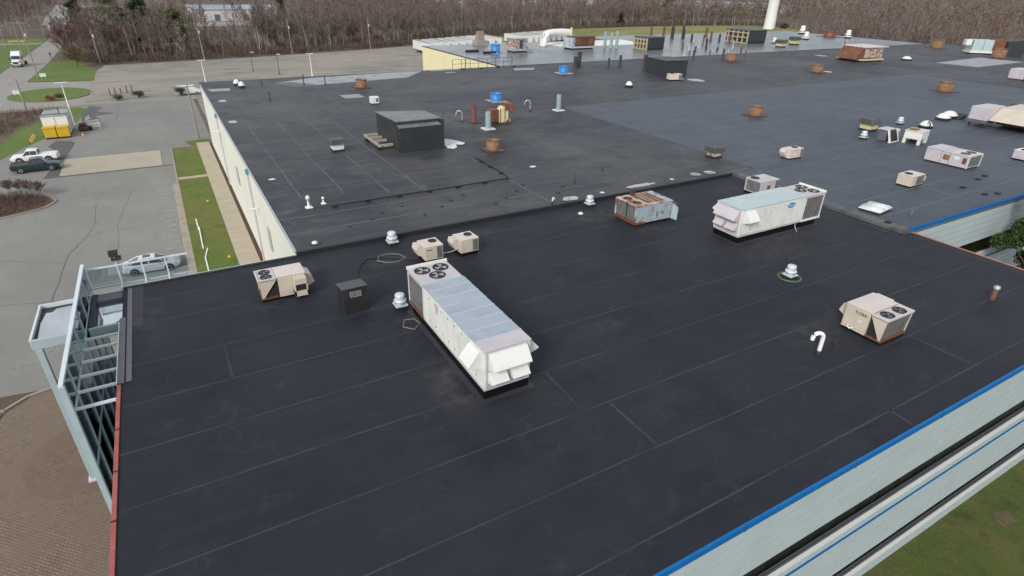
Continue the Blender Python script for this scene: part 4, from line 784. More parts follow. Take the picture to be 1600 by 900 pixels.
pvc('larger white plastic vent at the end of the thin black conduit', 7.7,44.4,.95,.10); pvc('smaller white plastic vent at the end of the thin black conduit', 8.9,44.8,.55,.07)
for lb, x, y in (('white drain dome in a dark ring by the west roof corner', 6.5,37.3),('second white drain dome left of the rusty blue unit', 26.0,34.4)):
    dm = thing('roof_drain', lb, 'roof drain', (x,y,Z2 if y > 36.4 else Z1)); MB().lathe([(.45,.0),(.42,.03),(.2,.04)], 20).build('ring', m_flash, dm); MB().lathe([(.2,.02),(.19,.1),(.1,.16),(.01,.17)], 14).build('strainer', m_sealant, dm)
# conduit on rubber blocks
cd = thing('roof_conduit', 'thin black conduit on rubber blocks across the back roof', 'conduit', (7.9,43.6,Z2)); MB().tube([(0,0,.05),(0,0,.22),(3,.03,.16),(8,.1,.15),(13,.15,.16),(17.0,.2,.15),(17.3,2,.14),(17.4,7.6,.14)], .055, 6).build('pipe', m_blackcable, cd)
blk = None
for x, y in ((1.6,-.0),(4.2,.0),(6.8,.06),(9.4,.1),(12,.13),(14.6,.16),(17.3,2.2),(17.35,4.4),(17.4,6.4)):
    blk = MB().box(-.2,.2,-.13,.13,0,.11).build('rubber_block', m_rubber, cd, loc=(x,y,0)) if blk is None else share(blk, 'rubber_block', cd, (x,y,0))
for k, (x, y) in enumerate([(9.5+1.45*i+random.uniform(-.3,.3), 39.0+.9*((i*5)%4)+random.uniform(-.3,.3)) for i in range(14)]):
    tag(MB().box(-.13,.13,-.1,.1,0,.05).build('paving_pad', m_flash, loc=(x,y,Z2)), 'small loose dark rubber pad lying on the back roof before the step', 'pad', 'loose rubber pads')
for k, (x, y) in enumerate(((60.5,23.9),(64.6,24.6),(66.5,24.9),(61.5,21.6),(60.2,22.0),(67.6,27.9),(45.6,21.9))): tag(MB().box(-.25,.25,-.18,.18,0,.09).build('rubber_block', m_rubber, loc=(x,y,Z2)), 'small dark block lying on the grey roof by the blue coping', 'pad', 'loose blocks by the coping')
# cables
tag(MB().tube([(7.3,29.9,Z1+.03),(7.6,31.5,Z1+.03),(8.2,33.0,Z1+.04),(8.9,33.9,Z1+.03),(10.2,33.5,Z1+.03),(11.7,32.3,Z1+.05)], .03, 6).build('power_cable', m_blackcable), 'black cable curving over the roof from the small tan unit', 'cable')
tag(MB().tube([(9.4,33.3,Z1+.03),(9.9,32.7,Z1+.05),(10.6,32.6,Z1+.03),(11.2,32.9,Z1+.05),(11.0,33.6,Z1+.04),(10.4,34.0,Z1+.03),(9.7,33.9,Z1+.03),(9.5,33.3,Z1+.03)], .025, 6).build('looped_hose', m_wire), 'grey looped hose lying left of the small tan unit', 'hose')
tag(MB().tube([(13.2,31.9,Z1+.35),(13.5,32.0,Z1+.25),(13.9,31.9,Z1+.3),(14.4,31.8,Z1+.45)], .04, 6).build('gas_pipe', m_galvpipe), 'pale pipe linking the two small tan units', 'pipe')
tag(MB().tube([(8.4,25.6,Z1+.03),(8.1,25.0,Z1+.03),(8.5,24.5,Z1+.03),(9.0,24.9,Z1+.03),(8.9,25.5,Z1+.03),(8.4,25.6,Z1+.04)], .025, 6).build('looped_cable', m_wire), 'grey loop of cable on the roof at the air handler corner', 'cable')
# ---------------------------------------------------------------- penthouses and far roof equipment
pn = thing('black_penthouse', 'large black membrane-clad penthouse with pale grey top', 'penthouse', (19.4,56.5,Z2))
MB().hexa([(0,.3,0),(4.7,.3,0),(4.7,7.0,0),(0,7.0,0)], [(-.05,.3,2.95),(4.72,.3,2.95),(4.72,7.0,2.7),(-.05,7.0,2.7)]).build('walls', m_penth, pn, bevel=.03)
MB().hexa([(-.1,.25,2.95),(4.76,.25,2.95),(4.76,4.8,2.82),(-.1,7.1,2.7)], [(-.1,.25,3.05),(4.76,.25,3.05),(4.76,4.8,2.93),(-.1,7.1,2.81)]).build('top', m_penthtop, pn, bevel=.03)
MB().hexa([(.1,-.2,0),(4.65,-.2,0),(4.65,.3,0),(.1,.3,0)], [(0,-.25,2.45),(4.5,-.25,2.45),(4.5,.3,2.62),(0,.3,2.62)]).build('front_apron', m_penth, pn, bevel=.02)
MB().hexa([(-.05,-.3,2.45),(4.5,-.3,2.45),(4.4,.28,2.62),(-.05,.28,2.62)], [(-.05,-.3,2.5),(4.5,-.3,2.5),(4.4,.28,2.68),(-.05,.28,2.68)]).build('apron_cap', m_penthtop, pn)
MB().box(4.55,4.8,-.3,.3,0,3.0).build('corner_pilaster', m_penth, pn, bevel=.03)
wf = thing('timber_sleepers', 'weathered timber sleeper frame on the left of the black penthouse', 'timber frame', (17.6,61.0,Z2))
for y in (-2.6,-.6,.9,2.3): MB().box(.2,1.75,y-.14,y+.14,.3,.55).build('cross_beam', m_wood, wf, bevel=.015)
MB().box(-.12,.12,-3.0,2.0,.28,.5).build('long_beam', m_wood, wf, bevel=.015, loc=(.3,0,.05))
for y in (-2.5,1.4): MB().box(.1,.5,y-.25,y+.25,0,.3).build('block', m_rubber, wf)
fp = thing('black_penthouse', 'plain square black penthouse with small beige unit before it', 'penthouse', (83.6,87.2,Z2), R(-9))
MB().box(-1.2,3.7,-1.0,5.2,0,2.75).build('walls', m_penth, fp, bevel=.03); MB().box(-1.3,3.8,-1.1,5.3,2.75,2.92).build('top', m_penth, fp, bevel=.03)
small_unit('compact_air_conditioner', 'small beige unit in front of the square black penthouse', (80.0,82.6,Z2), R(-18), 2.4, 1.2, 1.15, m_tan2, m_tan2, .3, .5, .3, .2, False, .7)
def timber_box(label, x, y, w, d, h, rz=0):
    t = thing('timber_sided_enclosure', label, 'enclosure', (x,y,Z2), rz); m_tb = m_wood
    MB().box(.3,w,0,d,.5,h).build('walls', m_penth, t, bevel=.03); MB().box(.2,w+.1,-.1,d+.1,h,h+.15).build('top', m_dkcap, t)
    for k in range(5): MB().box(0,.3,k*d/4.6,k*d/4.6+.35,0,h*.98).build('timber_post', M('pale_timber', (.38,.32,.22), rough=.8) if 'pale_timber' not in bpy.data.materials else bpy.data.materials['pale_timber'], t)
    for z in (.1,h*.45,h*.8): MB().box(-.05,0,0,d,z,z+.3).build('timber_rail', bpy.data.materials['pale_timber'], t)
    MB().box(.3,w,.1,d-.1,0,.5).build('base', m_dark, t); return t
timber_box('black box with pale timber side on the wet far roof', 111.3,124.8,6.0,5.5,3.0); timber_box('rearmost black box with pale timber side near the white tower', 154.0,129,8.0,8.5,3.6)
# railing by the yellow wall
rl = thing('guard_rail', 'thin dark guard rail on the roof edge in front of the yellow wall', 'railing', (49.8,110.6,Z2)); xs = [i*1.9 for i in range(8)]; pst = None
for x in xs: pst = MB().tube([(0,0,0),(0,0,1.75)], .045, 6).build('post', m_blackpipe, rl, loc=(x,0,0)) if pst is None else share(pst, 'post', rl, (x,0,0))
for z in (.9,1.72): MB().tube([(0,0,z),(13.3,0,z)], .035, 6).build('rail', m_blackpipe, rl)
for x in xs[1::2]: MB().box(-.25,.25,-1.2,-.8,0,.18).build('ballast', m_rubber, rl, loc=(x,0,0))
# far rusted units
u1 = thing('louvred_unit', 'blue and rust louvred unit left of the white elbow duct', 'rooftop unit', (75.2,131.5,Z2)); MB().box(0,4.4,0,3.4,.35,.7).build('frame', m_bluegrey, u1); MB().box(.1,1.5,.1,3.2,.7,3.0).build('cabinet', m_rustwhite, u1); MB().box(1.6,3.0,.1,3.2,.7,3.0).build('cabinet', m_bluegrey, u1); MB().box(3.1,4.3,.1,3.2,.7,2.8).build('cabinet', m_bluegrey, u1); MB().box(1.9,2.8,.04,.1,.9,2.8).build('rusted_panel', m_rustdk, u1); MB().box(-.1,4.4,0,3.3,3.0,3.12).build('top', m_galvpipe, u1); MB().box(.3,4.1,.3,3.1,0,.35).build('skid', m_dark, u1); MB().box(4.4,6.2,.3,1.6,.3,.6).build('platform', m_bluegrey, u1)
u2 = thing('rusted_rooftop_unit', 'large rust-brown unit on pale blue base beside the white duct', 'rooftop unit', (92.8,132.3,Z2)); MB().box(0,7.4,0,4.2,.4,.75).build('frame', m_aqua, u2); MB().box(.6,7.0,.1,4,0,.4).build('skid', m_dark, u2); MB().box(1.2,7.5,.1,4.0,.75,2.9).build('cabinet', m_rust, u2, bevel=.04); MB().hexa([(.0,.1,.75),(1.2,.1,.75),(1.2,4,.75),(0,4,.75)], [(.7,.1,2.8),(1.2,.1,2.8),(1.2,4,2.8),(.7,4,2.8)]).build('hood', m_bluegrey, u2); MB().box(1.1,7.6,0,4.1,2.9,3.05).build('top', m_rustdk, u2)
for k in range(3): MB().box(1.5+k*2,3.2+k*2,.03,.1,1.0,2.7).build('door_panel', m_rustdk if k == 1 else m_rust, u2)
dk = thing('elbow_duct', 'fat white elbow duct rising from the far roof', 'duct', (90.5,142,Z2)); MB().tube([(0,0,0),(0,0,2.0),(.4,0,2.7),(1.1,.1,3.1),(3,.3,3.3),(6,.5,3.35),(8.5,.6,3.2)], .95, 16).build('duct', m_whiteb, dk); MB().lathe([(1.15,0),(1.15,.2)], 16).build('flange', m_galvpipe, dk)
sl_ = thing('white_roof_section', 'low white sloped roof section behind the rust-brown unit', 'roof section', (101,139,Z2)); MB().hexa([(-6,0,.04),(22,0,.04),(24,9,.04),(-8,9,.04)], [(0,1,.5),(14,.8,.35),(20,8,.6),(-4,8,.5)]).build('sheet', m_whiteb, sl_)
wp = thing('pale_gravel_roof', 'pale tan gravel roof patch left of the white duct', 'roof section', (88,146,Z2)); MB().slab([(-8,-2),(6,-4),(8,4),(-6,4)], .035, .06).build('sheet', m_concslab, wp)
cb = thing('small_pump_house', 'small white plant box with flue beyond the rust-brown unit', 'plant box', (104,148.5,Z2)); MB().box(0,3.6,0,2,0,1.6).build('cabinet', m_lilac, cb, bevel=.04); MB().tube([(.2,.4,1.6),(.2,.4,4.0)], .3, 10).build('flue', m_cream, cb)
u3 = thing('rust_stained_unit', 'white unit streaked with rust and a flared hood on the right roof', 'rooftop unit', (145.0,87.2,Z2), R(-4))
MB().box(.5,7.4,.2,6.6,.0,.3).build('skid', m_dark, u3); MB().box(0,7.8,0,7.0,.3,.6).build('frame', m_cream, u3); MB().box(1.2,7.3,.3,6.6,.8,3.1).build('cabinet', m_rustwhite, u3, bevel=.04); MB().box(1.0,8.6,.0,7.0,3.1,3.28).build('top', m_tan2, u3); MB().hexa([(-1.6,.6,.7),(1.2,.6,.7),(1.2,6,.7),(-1.6,6,.7)], [(.4,.6,2.9),(1.2,.6,2.9),(1.2,6,2.9),(.4,6,2.9)]).build('flared_hood', m_rust, u3)
for k in range(3): MB().box(1.5+k*1.9,3.2+k*1.9,.22,.3,1.0,2.9).build('door_panel', m_rustwhite, u3, bevel=.02)
for k in range(2): MB().box(7.3,7.36,.8+k*2.9,3.3+k*2.9,1.0,2.9).build('door_panel', m_galv, u3)
MB().tube([(-.2,5.5,.5),(-.2,5.5,4.3)], .12, 6).build('flue', m_rustdk, u3)
u4 = thing('far_black_backed_unit', 'far pale and rusted unit with a black end box by the tree line', 'rooftop unit', (196.5,87.5,Z2), R(-40))
MB().box(-1,9,0,4,.3,.9).build('frame', m_white, u4); MB().box(-.6,2.0,.2,3.8,.9,3.6).build('cabinet', m_aqua, u4, bevel=.05); MB().box(2.1,4.4,.2,3.8,.9,3.6).build('cabinet', m_aqua, u4, bevel=.05); MB().box(4.5,7.4,.2,3.8,.9,3.7).build('rusted_panel', m_rust, u4); MB().hexa([(7.6,-.6,0),(12,-.6,0),(12,4,0),(7.6,4,0)], [(7.4,-.6,3.4),(12.8,-.6,4.2),(12.8,4,4.2),(7.4,4,3.4)]).build('end_box', m_penth, u4); MB().box(-2.4,-1,.5,2.2,2.2,3.6).build('intake_hood', m_white, u4); MB().box(0,7,.5,3.5,0,.3).build('skid', m_dark, u4)
u5 = slant_unit('packaged_air_conditioner', 'far tan packaged unit cut by the right picture edge', (148.6,54.0,Z2), 0, 3.6, 4.5, 1.9, m_lilac, m_tan2)
# beige duct complex at right edge
bx = thing('beige_duct_unit', 'big faceted beige duct box with lilac end on legs at right', 'rooftop unit', (91.0,31.6,Z2))
MB().prism([(-.2,1.0),(2.2,2.4),(7,2.5),(7,.5),(2.4,.45)], 'y', 0, 4.4).build('duct', m_tan, bx, bevel=.04); MB().box(-.6,3.4,4.45,6.6,.9,2.5).build('end_box', m_lilac, bx, bevel=.06); MB().box(-.6,3.4,4.4,6.65,.55,.9).build('drip_tray', m_edgedark, bx); MB().box(.6,5.5,-1.1,-.05,.15,.6).build('side_duct', m_galv, bx, bevel=.02); MB().box(2.4,7,-.1,4.4,.3,.46).build('frame', m_rust, bx)
for x, y in ((-.4,6.3),(-.4,4.7),(3.1,6.3),(4,.3),(4,4.1)): MB().box(x-.08,x+.08,y-.08,y+.08,0,.6).build('leg', m_blackpipe, bx)
u6 = small_unit('compact_air_conditioner', 'little grey unit at right edge below the beige duct box', (76.3,25.6,Z2), 0, 1.6, 1.3, 1.0, m_lilac, m_white, .4, .5, .35, .15, False)
sf = thing('slanted_coil_unit', 'tilted white frame with black coil panel behind the small beige unit', 'rooftop unit', (71.3,37.0,Z2), R(4))
MB().hexa([(-.2,-.2,.1),(1.5,-.2,.1),(1.5,-.1,.1),(-.2,-.1,.1)], [(.05,.35,1.25),(1.6,.35,1.25),(1.6,.45,1.25),(.05,.45,1.25)]).build('coil', m_dark, sf)
for x in (-.28,1.5): MB().hexa([(x,-.25,.02),(x+.14,-.25,.02),(x+.14,-.05,.02),(x,-.05,.02)], [(x+.2,.32,1.32),(x+.34,.32,1.32),(x+.34,.5,1.32),(x+.2,.5,1.32)]).build('frame_rail', m_white, sf)
MB().box(-.1,1.75,.4,1.6,1.25,1.35).build('top', m_lilac, sf); MB().box(1.5,1.62,.4,1.6,0,1.25).build('side_panel', m_galv, sf); MB().box(-.35,1.65,-.28,.0,.0,.1).build('sill', m_white, sf); MB().box(1.7,3.0,.5,1.5,.8,1.1).build('bracket', m_white, sf); MB().box(2.85,3.0,.5,1.5,0,.8).build('leg', m_galv, sf); MB().box(0,1.5,.5,1.5,.05,1.2).build('cabinet', m_edgedark, sf)
lu = thing('legged_white_unit', 'white boxy unit on four legs with a rusty lid', 'rooftop unit', (73.0,34.6,Z2), R(10))
MB().box(0,2.3,0,1.8,.55,1.35).build('cabinet', m_white, lu, bevel=.04); MB().box(-.05,2.35,-.05,1.85,1.35,1.45).build('lid', m_tan2, lu, bevel=.02); MB().box(.4,1.5,.8,1.6,1.45,1.55).build('rusted_panel', m_ochre, lu)
for x, y in ((0,0),(2.0,0),(0,1.5),(2.0,1.5)): MB().box(x,x+.3,y,y+.3,0,.55).build('leg', m_white, lu)
MB().box(.8,1.5,.3,1.3,.1,.5).build('motor', m_dark, lu)
# cluster of vent pipes
gp = 'vent pipes clustered on the far roof'
DK = 'dark vent pipe in the cluster on the far roof'; GY = 'slim grey vent pipe in the cluster on the far roof'; RD = 'red-brown vent pipe in the cluster on the far roof'; WT = 'slim white-topped vent pipe in the cluster on the far roof'
for px, py, r, h, m in ((142.3,158,.45,5.2,m_redstack),(149.6,160,.55,5,m_redstack),(143.3,149.3,.7,5.5,m_blackpipe),(146.5,148,.5,5.8,m_blackpipe),(148.9,150,.5,4,m_blackpipe),(143,140.5,.45,3.2,m_blackpipe),(123.5,124.2,.35,2.6,m_redstack),(142.1,138.8,.22,2.4,m_galvpipe),(124,122.4,.18,2.6,m_galvpipe),(122.2,118.2,.3,2.0,m_blackpipe),(129.5,124.2,.22,4.8,m_galvpipe),(134.5,125.8,.22,5.0,m_galvpipe),(130.1,122.1,.4,4.0,m_blackpipe),(111.7,111.4,.2,2.2,m_galvpipe),(109.7,106.4,.3,3.0,m_blackpipe),(149.3,138.8,.42,4.2,m_redstack),(150.3,136.3,.4,3.6,m_blackpipe),(150.2,132.3,.35,3.6,m_redstack),(125,109.7,.18,2.2,m_galvpipe),(118.1,105.1,.32,3.2,m_blackpipe),(127,106.1,.25,2.0,m_redstack),(131.9,111.8,.22,2.2,m_blackpipe),(160.5,151.5,.5,4.4,m_redstack),(146.8,137.4,.35,2.8,m_redstack),(128.9,117,.35,1.5,m_blackpipe),(138,120,.2,3.4,m_galvpipe),(137,130,.2,4.4,m_blackpipe),(157,138,.3,3.2,m_blackpipe),(162,141,.22,3.4,m_blackpipe),(121,112,.2,1.6,m_blackpipe),(115,113,.2,1.4,m_blackpipe)):
    stack(DK if m is m_blackpipe else GY if m is m_galvpipe else RD, px, py, r*.75, h*.66, m, gp, Z2, False)
for (x, y, r, h), lb in zip(((75.8,104.4,.42,2.9),(74.0,103.2,.38,2.2),(82.0,102.5,.22,1.7),(84.6,102.0,.28,2.2),(85.4,95.2,.42,2.9),(86.6,93.5,.38,2.0)), ('tallest of the black pipes right of the bright blue drum', 'stubby black pipe left of the tallest one by the blue drum', 'thin black pipe third from the blue drum', 'thin black pipe fourth from the blue drum', 'thick tapered black pipe before the square black penthouse', 'black pipe with crooked head before the square black penthouse')): stack(lb, x-.3, y, r, h, m_blackpipe, 'black pipes right of the blue drum', Z2, False)
for k, (x, y, h) in enumerate(((106.2,133,3.8),(107.6,132.4,4.2),(105.2,134.4,4.0))): stack('grey flue in the group of three left of the timber-sided box', x, y, .42, h, m_greystack, 'three grey flues', Z2, False)
for x, y, r in ((209,151,1.5),(209,133,1.4),(188,134,1.3),(165,128,.9),(170,125,1.0)): mushroom('white cone vent on the wet far roof before the woods', x, y, Z2, r*2, 'white vents on the far roof', .95, m_whiteb)
for lb, x, y, h in (('black-topped slim post near the north-west roof corner', 12.6,90.2,1.3),('shorter black post behind the slim one near the corner', 13.8,105.0,.6),('left thin post by the long pale patch', 19.8,102.2,1.6),('right thin post by the long pale patch', 23.0,101.4,1.4)): stack(lb, x, y, .09, h, m_blackpipe, None, Z2, False)
drum('red-rusted squat drum on the far edge before the woods', 207,138.5,1.9,1.9,m_rust,gr,w=1.6)
ch = thing('brick_chimney', 'squat tapered brick chimney rising before the white trailers', 'chimney', (76,150.6,Z2)); MB().hexa([(-1.7,-1.5,0),(1.7,-1.5,0),(1.7,1.5,0),(-1.7,1.5,0)], [(-1.5,-1.3,1.2),(1.5,-1.3,1.2),(1.5,1.3,1.2),(-1.5,1.3,1.2)]).build('plinth', M('stained_masonry', (.30,.28,.25), [((.18,.15,.13), 1.5, .4, .65, .8)], rough=.85, bump=(3,.05)), ch); MB().hexa([(-1.0,-.9,1.2),(1.0,-.9,1.2),(1.0,.9,1.2),(-1.0,.9,1.2)], [(-.8,-.7,3.4),(.75,-.7,3.5),(.75,.7,3.4),(-.8,.7,3.4)]).build('shaft', M('old_brick', (.26,.20,.165), [((.38,.34,.28), 2.2, .5, .65, .8), ((.16,.12,.10), 4, .45, .7, .7)], rough=.9, bump=(6,.04)), ch)
for k in range(2): tag(MB().box(-1.7,1.7,-.25,.25,0,.5).build('roof_beam', m_flash, loc=(66.5+2.6*k,136-4.2*k,Z2+.03)), 'dark beam lying on the wet roof, %s one' % ('rear','front')[k], 'beam')
# water tower stem
tw = thing('water_tower', 'tall white cylindrical tower beyond the far roof', 'tower', (330,262,-.02)); MB().lathe([(3.8,0),(3.3,3),(3.05,12),(3.0,34),(6,38),(13,43),(15,49),(13,55),(6,59),(.05,60)], 40).build('shell', m_whiteb, tw); MB().box(-.8,.8,-3.9,-2.6,0,2.4).build('door', m_galvpipe, tw)
# ---------------------------------------------------------------- vehicles
m_carwhite = M('white_car_paint', (.70,.72,.73), rough=.18); m_carsilver = M('silver_car_paint', (.60,.64,.67), rough=.2, metal=.15)
m_cardark = M('dark_teal_car_paint', (.018,.035,.04), rough=.2); m_carglass = M('car_glass', (.014,.018,.022), rough=.04, spec=.9)
m_tyre = M('tyre', (.016,.016,.017), rough=.8); m_rim = M('alloy_rim', (.45,.46,.47), rough=.3, metal=.7)
m_tail = M('red_lamp', (.35,.015,.015), rough=.2); m_head = M('clear_lamp', (.75,.77,.78), rough=.1); m_trim = M('black_trim', (.02,.02,.021), rough=.5); m_chrome = M('chrome', (.6,.6,.6), rough=.15, metal=.9)
def wheel(par, x, y, r, w=.24):
    s = 1 if y > 0 else -1
    t = MB().lathe([(r*.62,-w/2),(r*.96,-w/2),(r,-w*.3),(r,w*.3),(r*.96,w/2),(r*.62,w/2)], 22, cap=False).build('wheel', m_tyre, par)
    t.location = (x,y,r); t.rotation_euler = (R(90),0,0)
    c = MB().lathe([(r*.63,-w*.42),(r*.55,-w*.48),(r*.2,-w*.36),(.01,-w*.4)], 14, cap=False).lathe([(.01,w*.4),(r*.2,w*.36),(r*.55,w*.48),(r*.63,w*.42)], 14, cap=False).build('rim', m_rim, t)
    return t
def sec(x, hw, z0, z1, z2, tw):   # cross section: sill, belt, shoulder
    return [(x,-hw*.94,z0),(x,hw*.94,z0),(x,hw,z0+(z1-z0)*.35),(x,hw*.985,z1),(x,tw,z2),(x,-tw,z2),(x,-hw*.985,z1),(x,-hw,z0+(z1-z0)*.35)]
def side_glass(par, pts, y, m=None):  # window in the flank, both sides
    for s in (1,-1): MB().prism([(a,b) for a,b in pts], 'y', s*y-.008, s*y+.008).build('side_window', m or m_carglass, par)
def pickup(label, loc, rz, m, covered):
    t = thing('pickup_truck', label, 'pickup truck', loc, rz, 'pickups parked by the concrete pad')
    b = MB().loft([sec(-2.85,.92,.55,.95,1.02,.84), sec(-2.75,.98,.42,1.0,1.08,.90), sec(-.55,1.0,.36,1.02,1.10,.92), sec(.9,1.0,.36,1.04,1.12,.90), sec(2.2,.98,.38,.98,1.06,.84), sec(2.68,.93,.42,.9,.97,.76), sec(2.85,.84,.5,.8,.85,.66)]); b.build('body', m, t, bevel=.03)
    c = MB().loft([[(-.62,-.86,1.08),(-.62,.86,1.08),(-.5,.70,1.78),(-.5,-.70,1.78)], [(.55,-.88,1.08),(.55,.88,1.08),(.35,.72,1.84),(.35,-.72,1.84)], [(1.42,-.86,1.1),(1.42,.86,1.1),(.78,.70,1.78),(.78,-.70,1.78)]]); c.build('cab', m, t, bevel=.05)
    for s in (1,-1):
        MB().add([(-.48,s*.875,1.15),(.30,s*.893,1.15),(.28,s*.772,1.70),(-.42,s*.76,1.68)], [(0,1,2,3) if s < 0 else (3,2,1,0)]).build('side_window', m_carglass, t); MB().add([(.36,s*.893,1.15),(1.18,s*.878,1.17),(.72,s*.765,1.70),(.34,s*.772,1.71)], [(0,1,2,3) if s < 0 else (3,2,1,0)]).build('side_window', m_carglass, t)
        MB().box(1.0,1.16,s*1.0-.09,s*1.0+.09,1.12,1.28).build('mirror', m_trim, t, bevel=.02); MB().box(.0,.16,s*.99-.02,s*.99+.02,.88,.92).build('door_handle', m_chrome, t)
        for xw in (-1.72,1.78): MB().cylx(s*.90-.11,s*.90+.11,.50,xw,.42,18,'y').build('wheel_arch', m_trim, t); wheel(t, xw, s*.90, .39, .27)
        MB().box(2.62,2.8,s*.72-.14,s*.72+.14,.72,.88).build('headlight', m_head, t, bevel=.02); MB().box(-2.89,-2.78,s*.86-.07,s*.86+.07,.68,1.0).build('taillight', m_tail, t, bevel=.015)
    MB().add([(1.36,-.78,1.16),(1.36,.78,1.16),(.86,.66,1.74),(.86,-.66,1.74)], [(0,1,2,3)]).build('windscreen', m_carglass, t); MB().add([(-.635,.74,1.2),(-.635,-.74,1.2),(-.53,-.62,1.70),(-.53,.62,1.70)], [(0,1,2,3)]).build('rear_window', m_carglass, t)
    if covered: MB().box(-2.75,-.66,-.86,.86,1.08,1.15).build('tonneau_cover', m, t, bevel=.03)
    else:
        MB().box(-2.68,-.72,-.74,.74,1.06,1.115).build('load_bed', m_trim, t)
        for s in (1,-1): MB().box(-2.8,-.62,s*.86-.07,s*.86+.07,1.06,1.18).build('bed_rail', m, t, bevel=.02)
        MB().box(-2.84,-2.72,-.8,.8,1.0,1.18).build('tailgate', m, t, bevel=.02)
    MB().box(2.78,2.94,-.86,.86,.42,.62).build('front_bumper', m_chrome, t, bevel=.03); MB().box(-2.98,-2.82,-.88,.88,.45,.62).build('rear_bumper', m_chrome, t, bevel=.03); MB().box(2.80,2.87,-.55,.55,.66,.90).build('grille', m_trim, t); return t
pickup('dark teal pickup with open black bed parked nearer the camera', (-18.0,103.4,0), R(2), m_cardark, False); pickup('white pickup with covered bed parked behind the dark one', (-18.7,109.0,0), R(177), m_carwhite, True)
def sedan(label, loc, rz, m):
    t = thing('parked_sedan', label, 'car', loc, rz)
    MB().loft([sec(-2.38,.72,.45,.72,.80,.6), sec(-2.25,.84,.3,.85,.95,.72), sec(-1.3,.90,.22,.90,1.0,.78), sec(0,.91,.2,.90,.98,.8), sec(1.1,.90,.2,.86,.93,.76), sec(2.0,.86,.22,.74,.80,.66), sec(2.34,.74,.32,.6,.66,.55), sec(2.42,.6,.4,.52,.56,.46)]).build('body', m, t, bevel=.04)
    MB().loft([[(-1.95,-.70,.94),(-1.95,.70,.94),(-1.75,.62,1.0),(-1.75,-.62,1.0)], [(-1.2,-.78,.96),(-1.2,.78,.96),(-.85,.56,1.38),(-.85,-.56,1.38)], [(-.1,-.80,.96),(-.1,.80,.96),(-.1,.60,1.45),(-.1,-.60,1.45)], [(.7,-.79,.93),(.7,.79,.93),(.35,.58,1.40),(.35,-.58,1.40)], [(1.35,-.72,.90),(1.35,.72,.90),(1.2,.66,.95),(1.2,-.66,.95)]]).build('cabin', m_carglass, t, bevel=.02)
    MB().loft([[(-.95,-.55,1.36),(-.95,.55,1.36),(-.95,.52,1.40),(-.95,-.52,1.40)], [(-.1,-.60,1.44),(-.1,.60,1.44),(-.1,.56,1.485),(-.1,-.56,1.485)], [(.42,-.57,1.38),(.42,.57,1.38),(.42,.54,1.425),(.42,-.54,1.425)]]).build('roof', m, t, bevel=.02)
    MB().box(-.55,.05,-.34,.34,1.475,1.492).build('sunroof', m_carglass, t)
    for s in (1,-1):
        MB().hexa([(-.18,s*.795-.012,.95),(-.08,s*.795-.012,.95),(-.08,s*.795+.012,.95),(-.18,s*.795+.012,.95)], [(-.18,s*.60-.012,1.44),(-.08,s*.60-.012,1.44),(-.08,s*.60+.012,1.44),(-.18,s*.60+.012,1.44)]).build('pillar', m, t)
        for a, b in (((1.3,.72,.92),(.40,.58,1.40)),((-1.85,.68,.98),(-.92,.56,1.38))): MB().tube([(a[0],s*a[1],a[2]),(b[0],s*b[1],b[2])], .035, 6).build('pillar', m, t)
        for xw in (-1.42,1.45): MB().cylx(s*.82-.10,s*.82+.10,.40,xw,.33,18,'y').build('wheel_arch', m_trim, t); wheel(t, xw, s*.83, .33, .2)
        MB().box(2.2,2.36,s*.62-.12,s*.62+.12,.56,.68).build('headlight', m_head, t, bevel=.02); MB().box(-2.4,-2.22,s*.66-.14,s*.66+.14,.72,.86).build('taillight', m_tail, t, bevel=.02); MB().box(.62,.76,s*.93-.07,s*.93+.07,.92,1.02).build('mirror', m, t, bevel=.02)
    return t
sedan('silver sedan parked beyond the glass screen facing the kerb', (-4.6,60.6,0), R(-2), m_carsilver)
van = thing('white_van', 'white van parked at the end of the cream wall', 'van', (4.9,160.6,0), R(0)); MB().loft([sec(-2.4,.9,.35,1.5,1.95,.8), sec(1.2,.95,.3,1.5,2.0,.8), sec(1.9,.93,.3,1.1,1.15,.75), sec(2.5,.85,.35,.85,.95,.7)]).build('body', m_carwhite, van, bevel=.05)
for s in (1,-1):
    for x in (-1.6,1.6): wheel(van, x, s*.86, .34, .22)
MB().add([(1.25,-.8,1.3),(1.25,.8,1.3),(1.22,.72,1.9),(1.22,-.72,1.9)], [(0,1,2,3)]).build('windscreen', m_carglass, van)
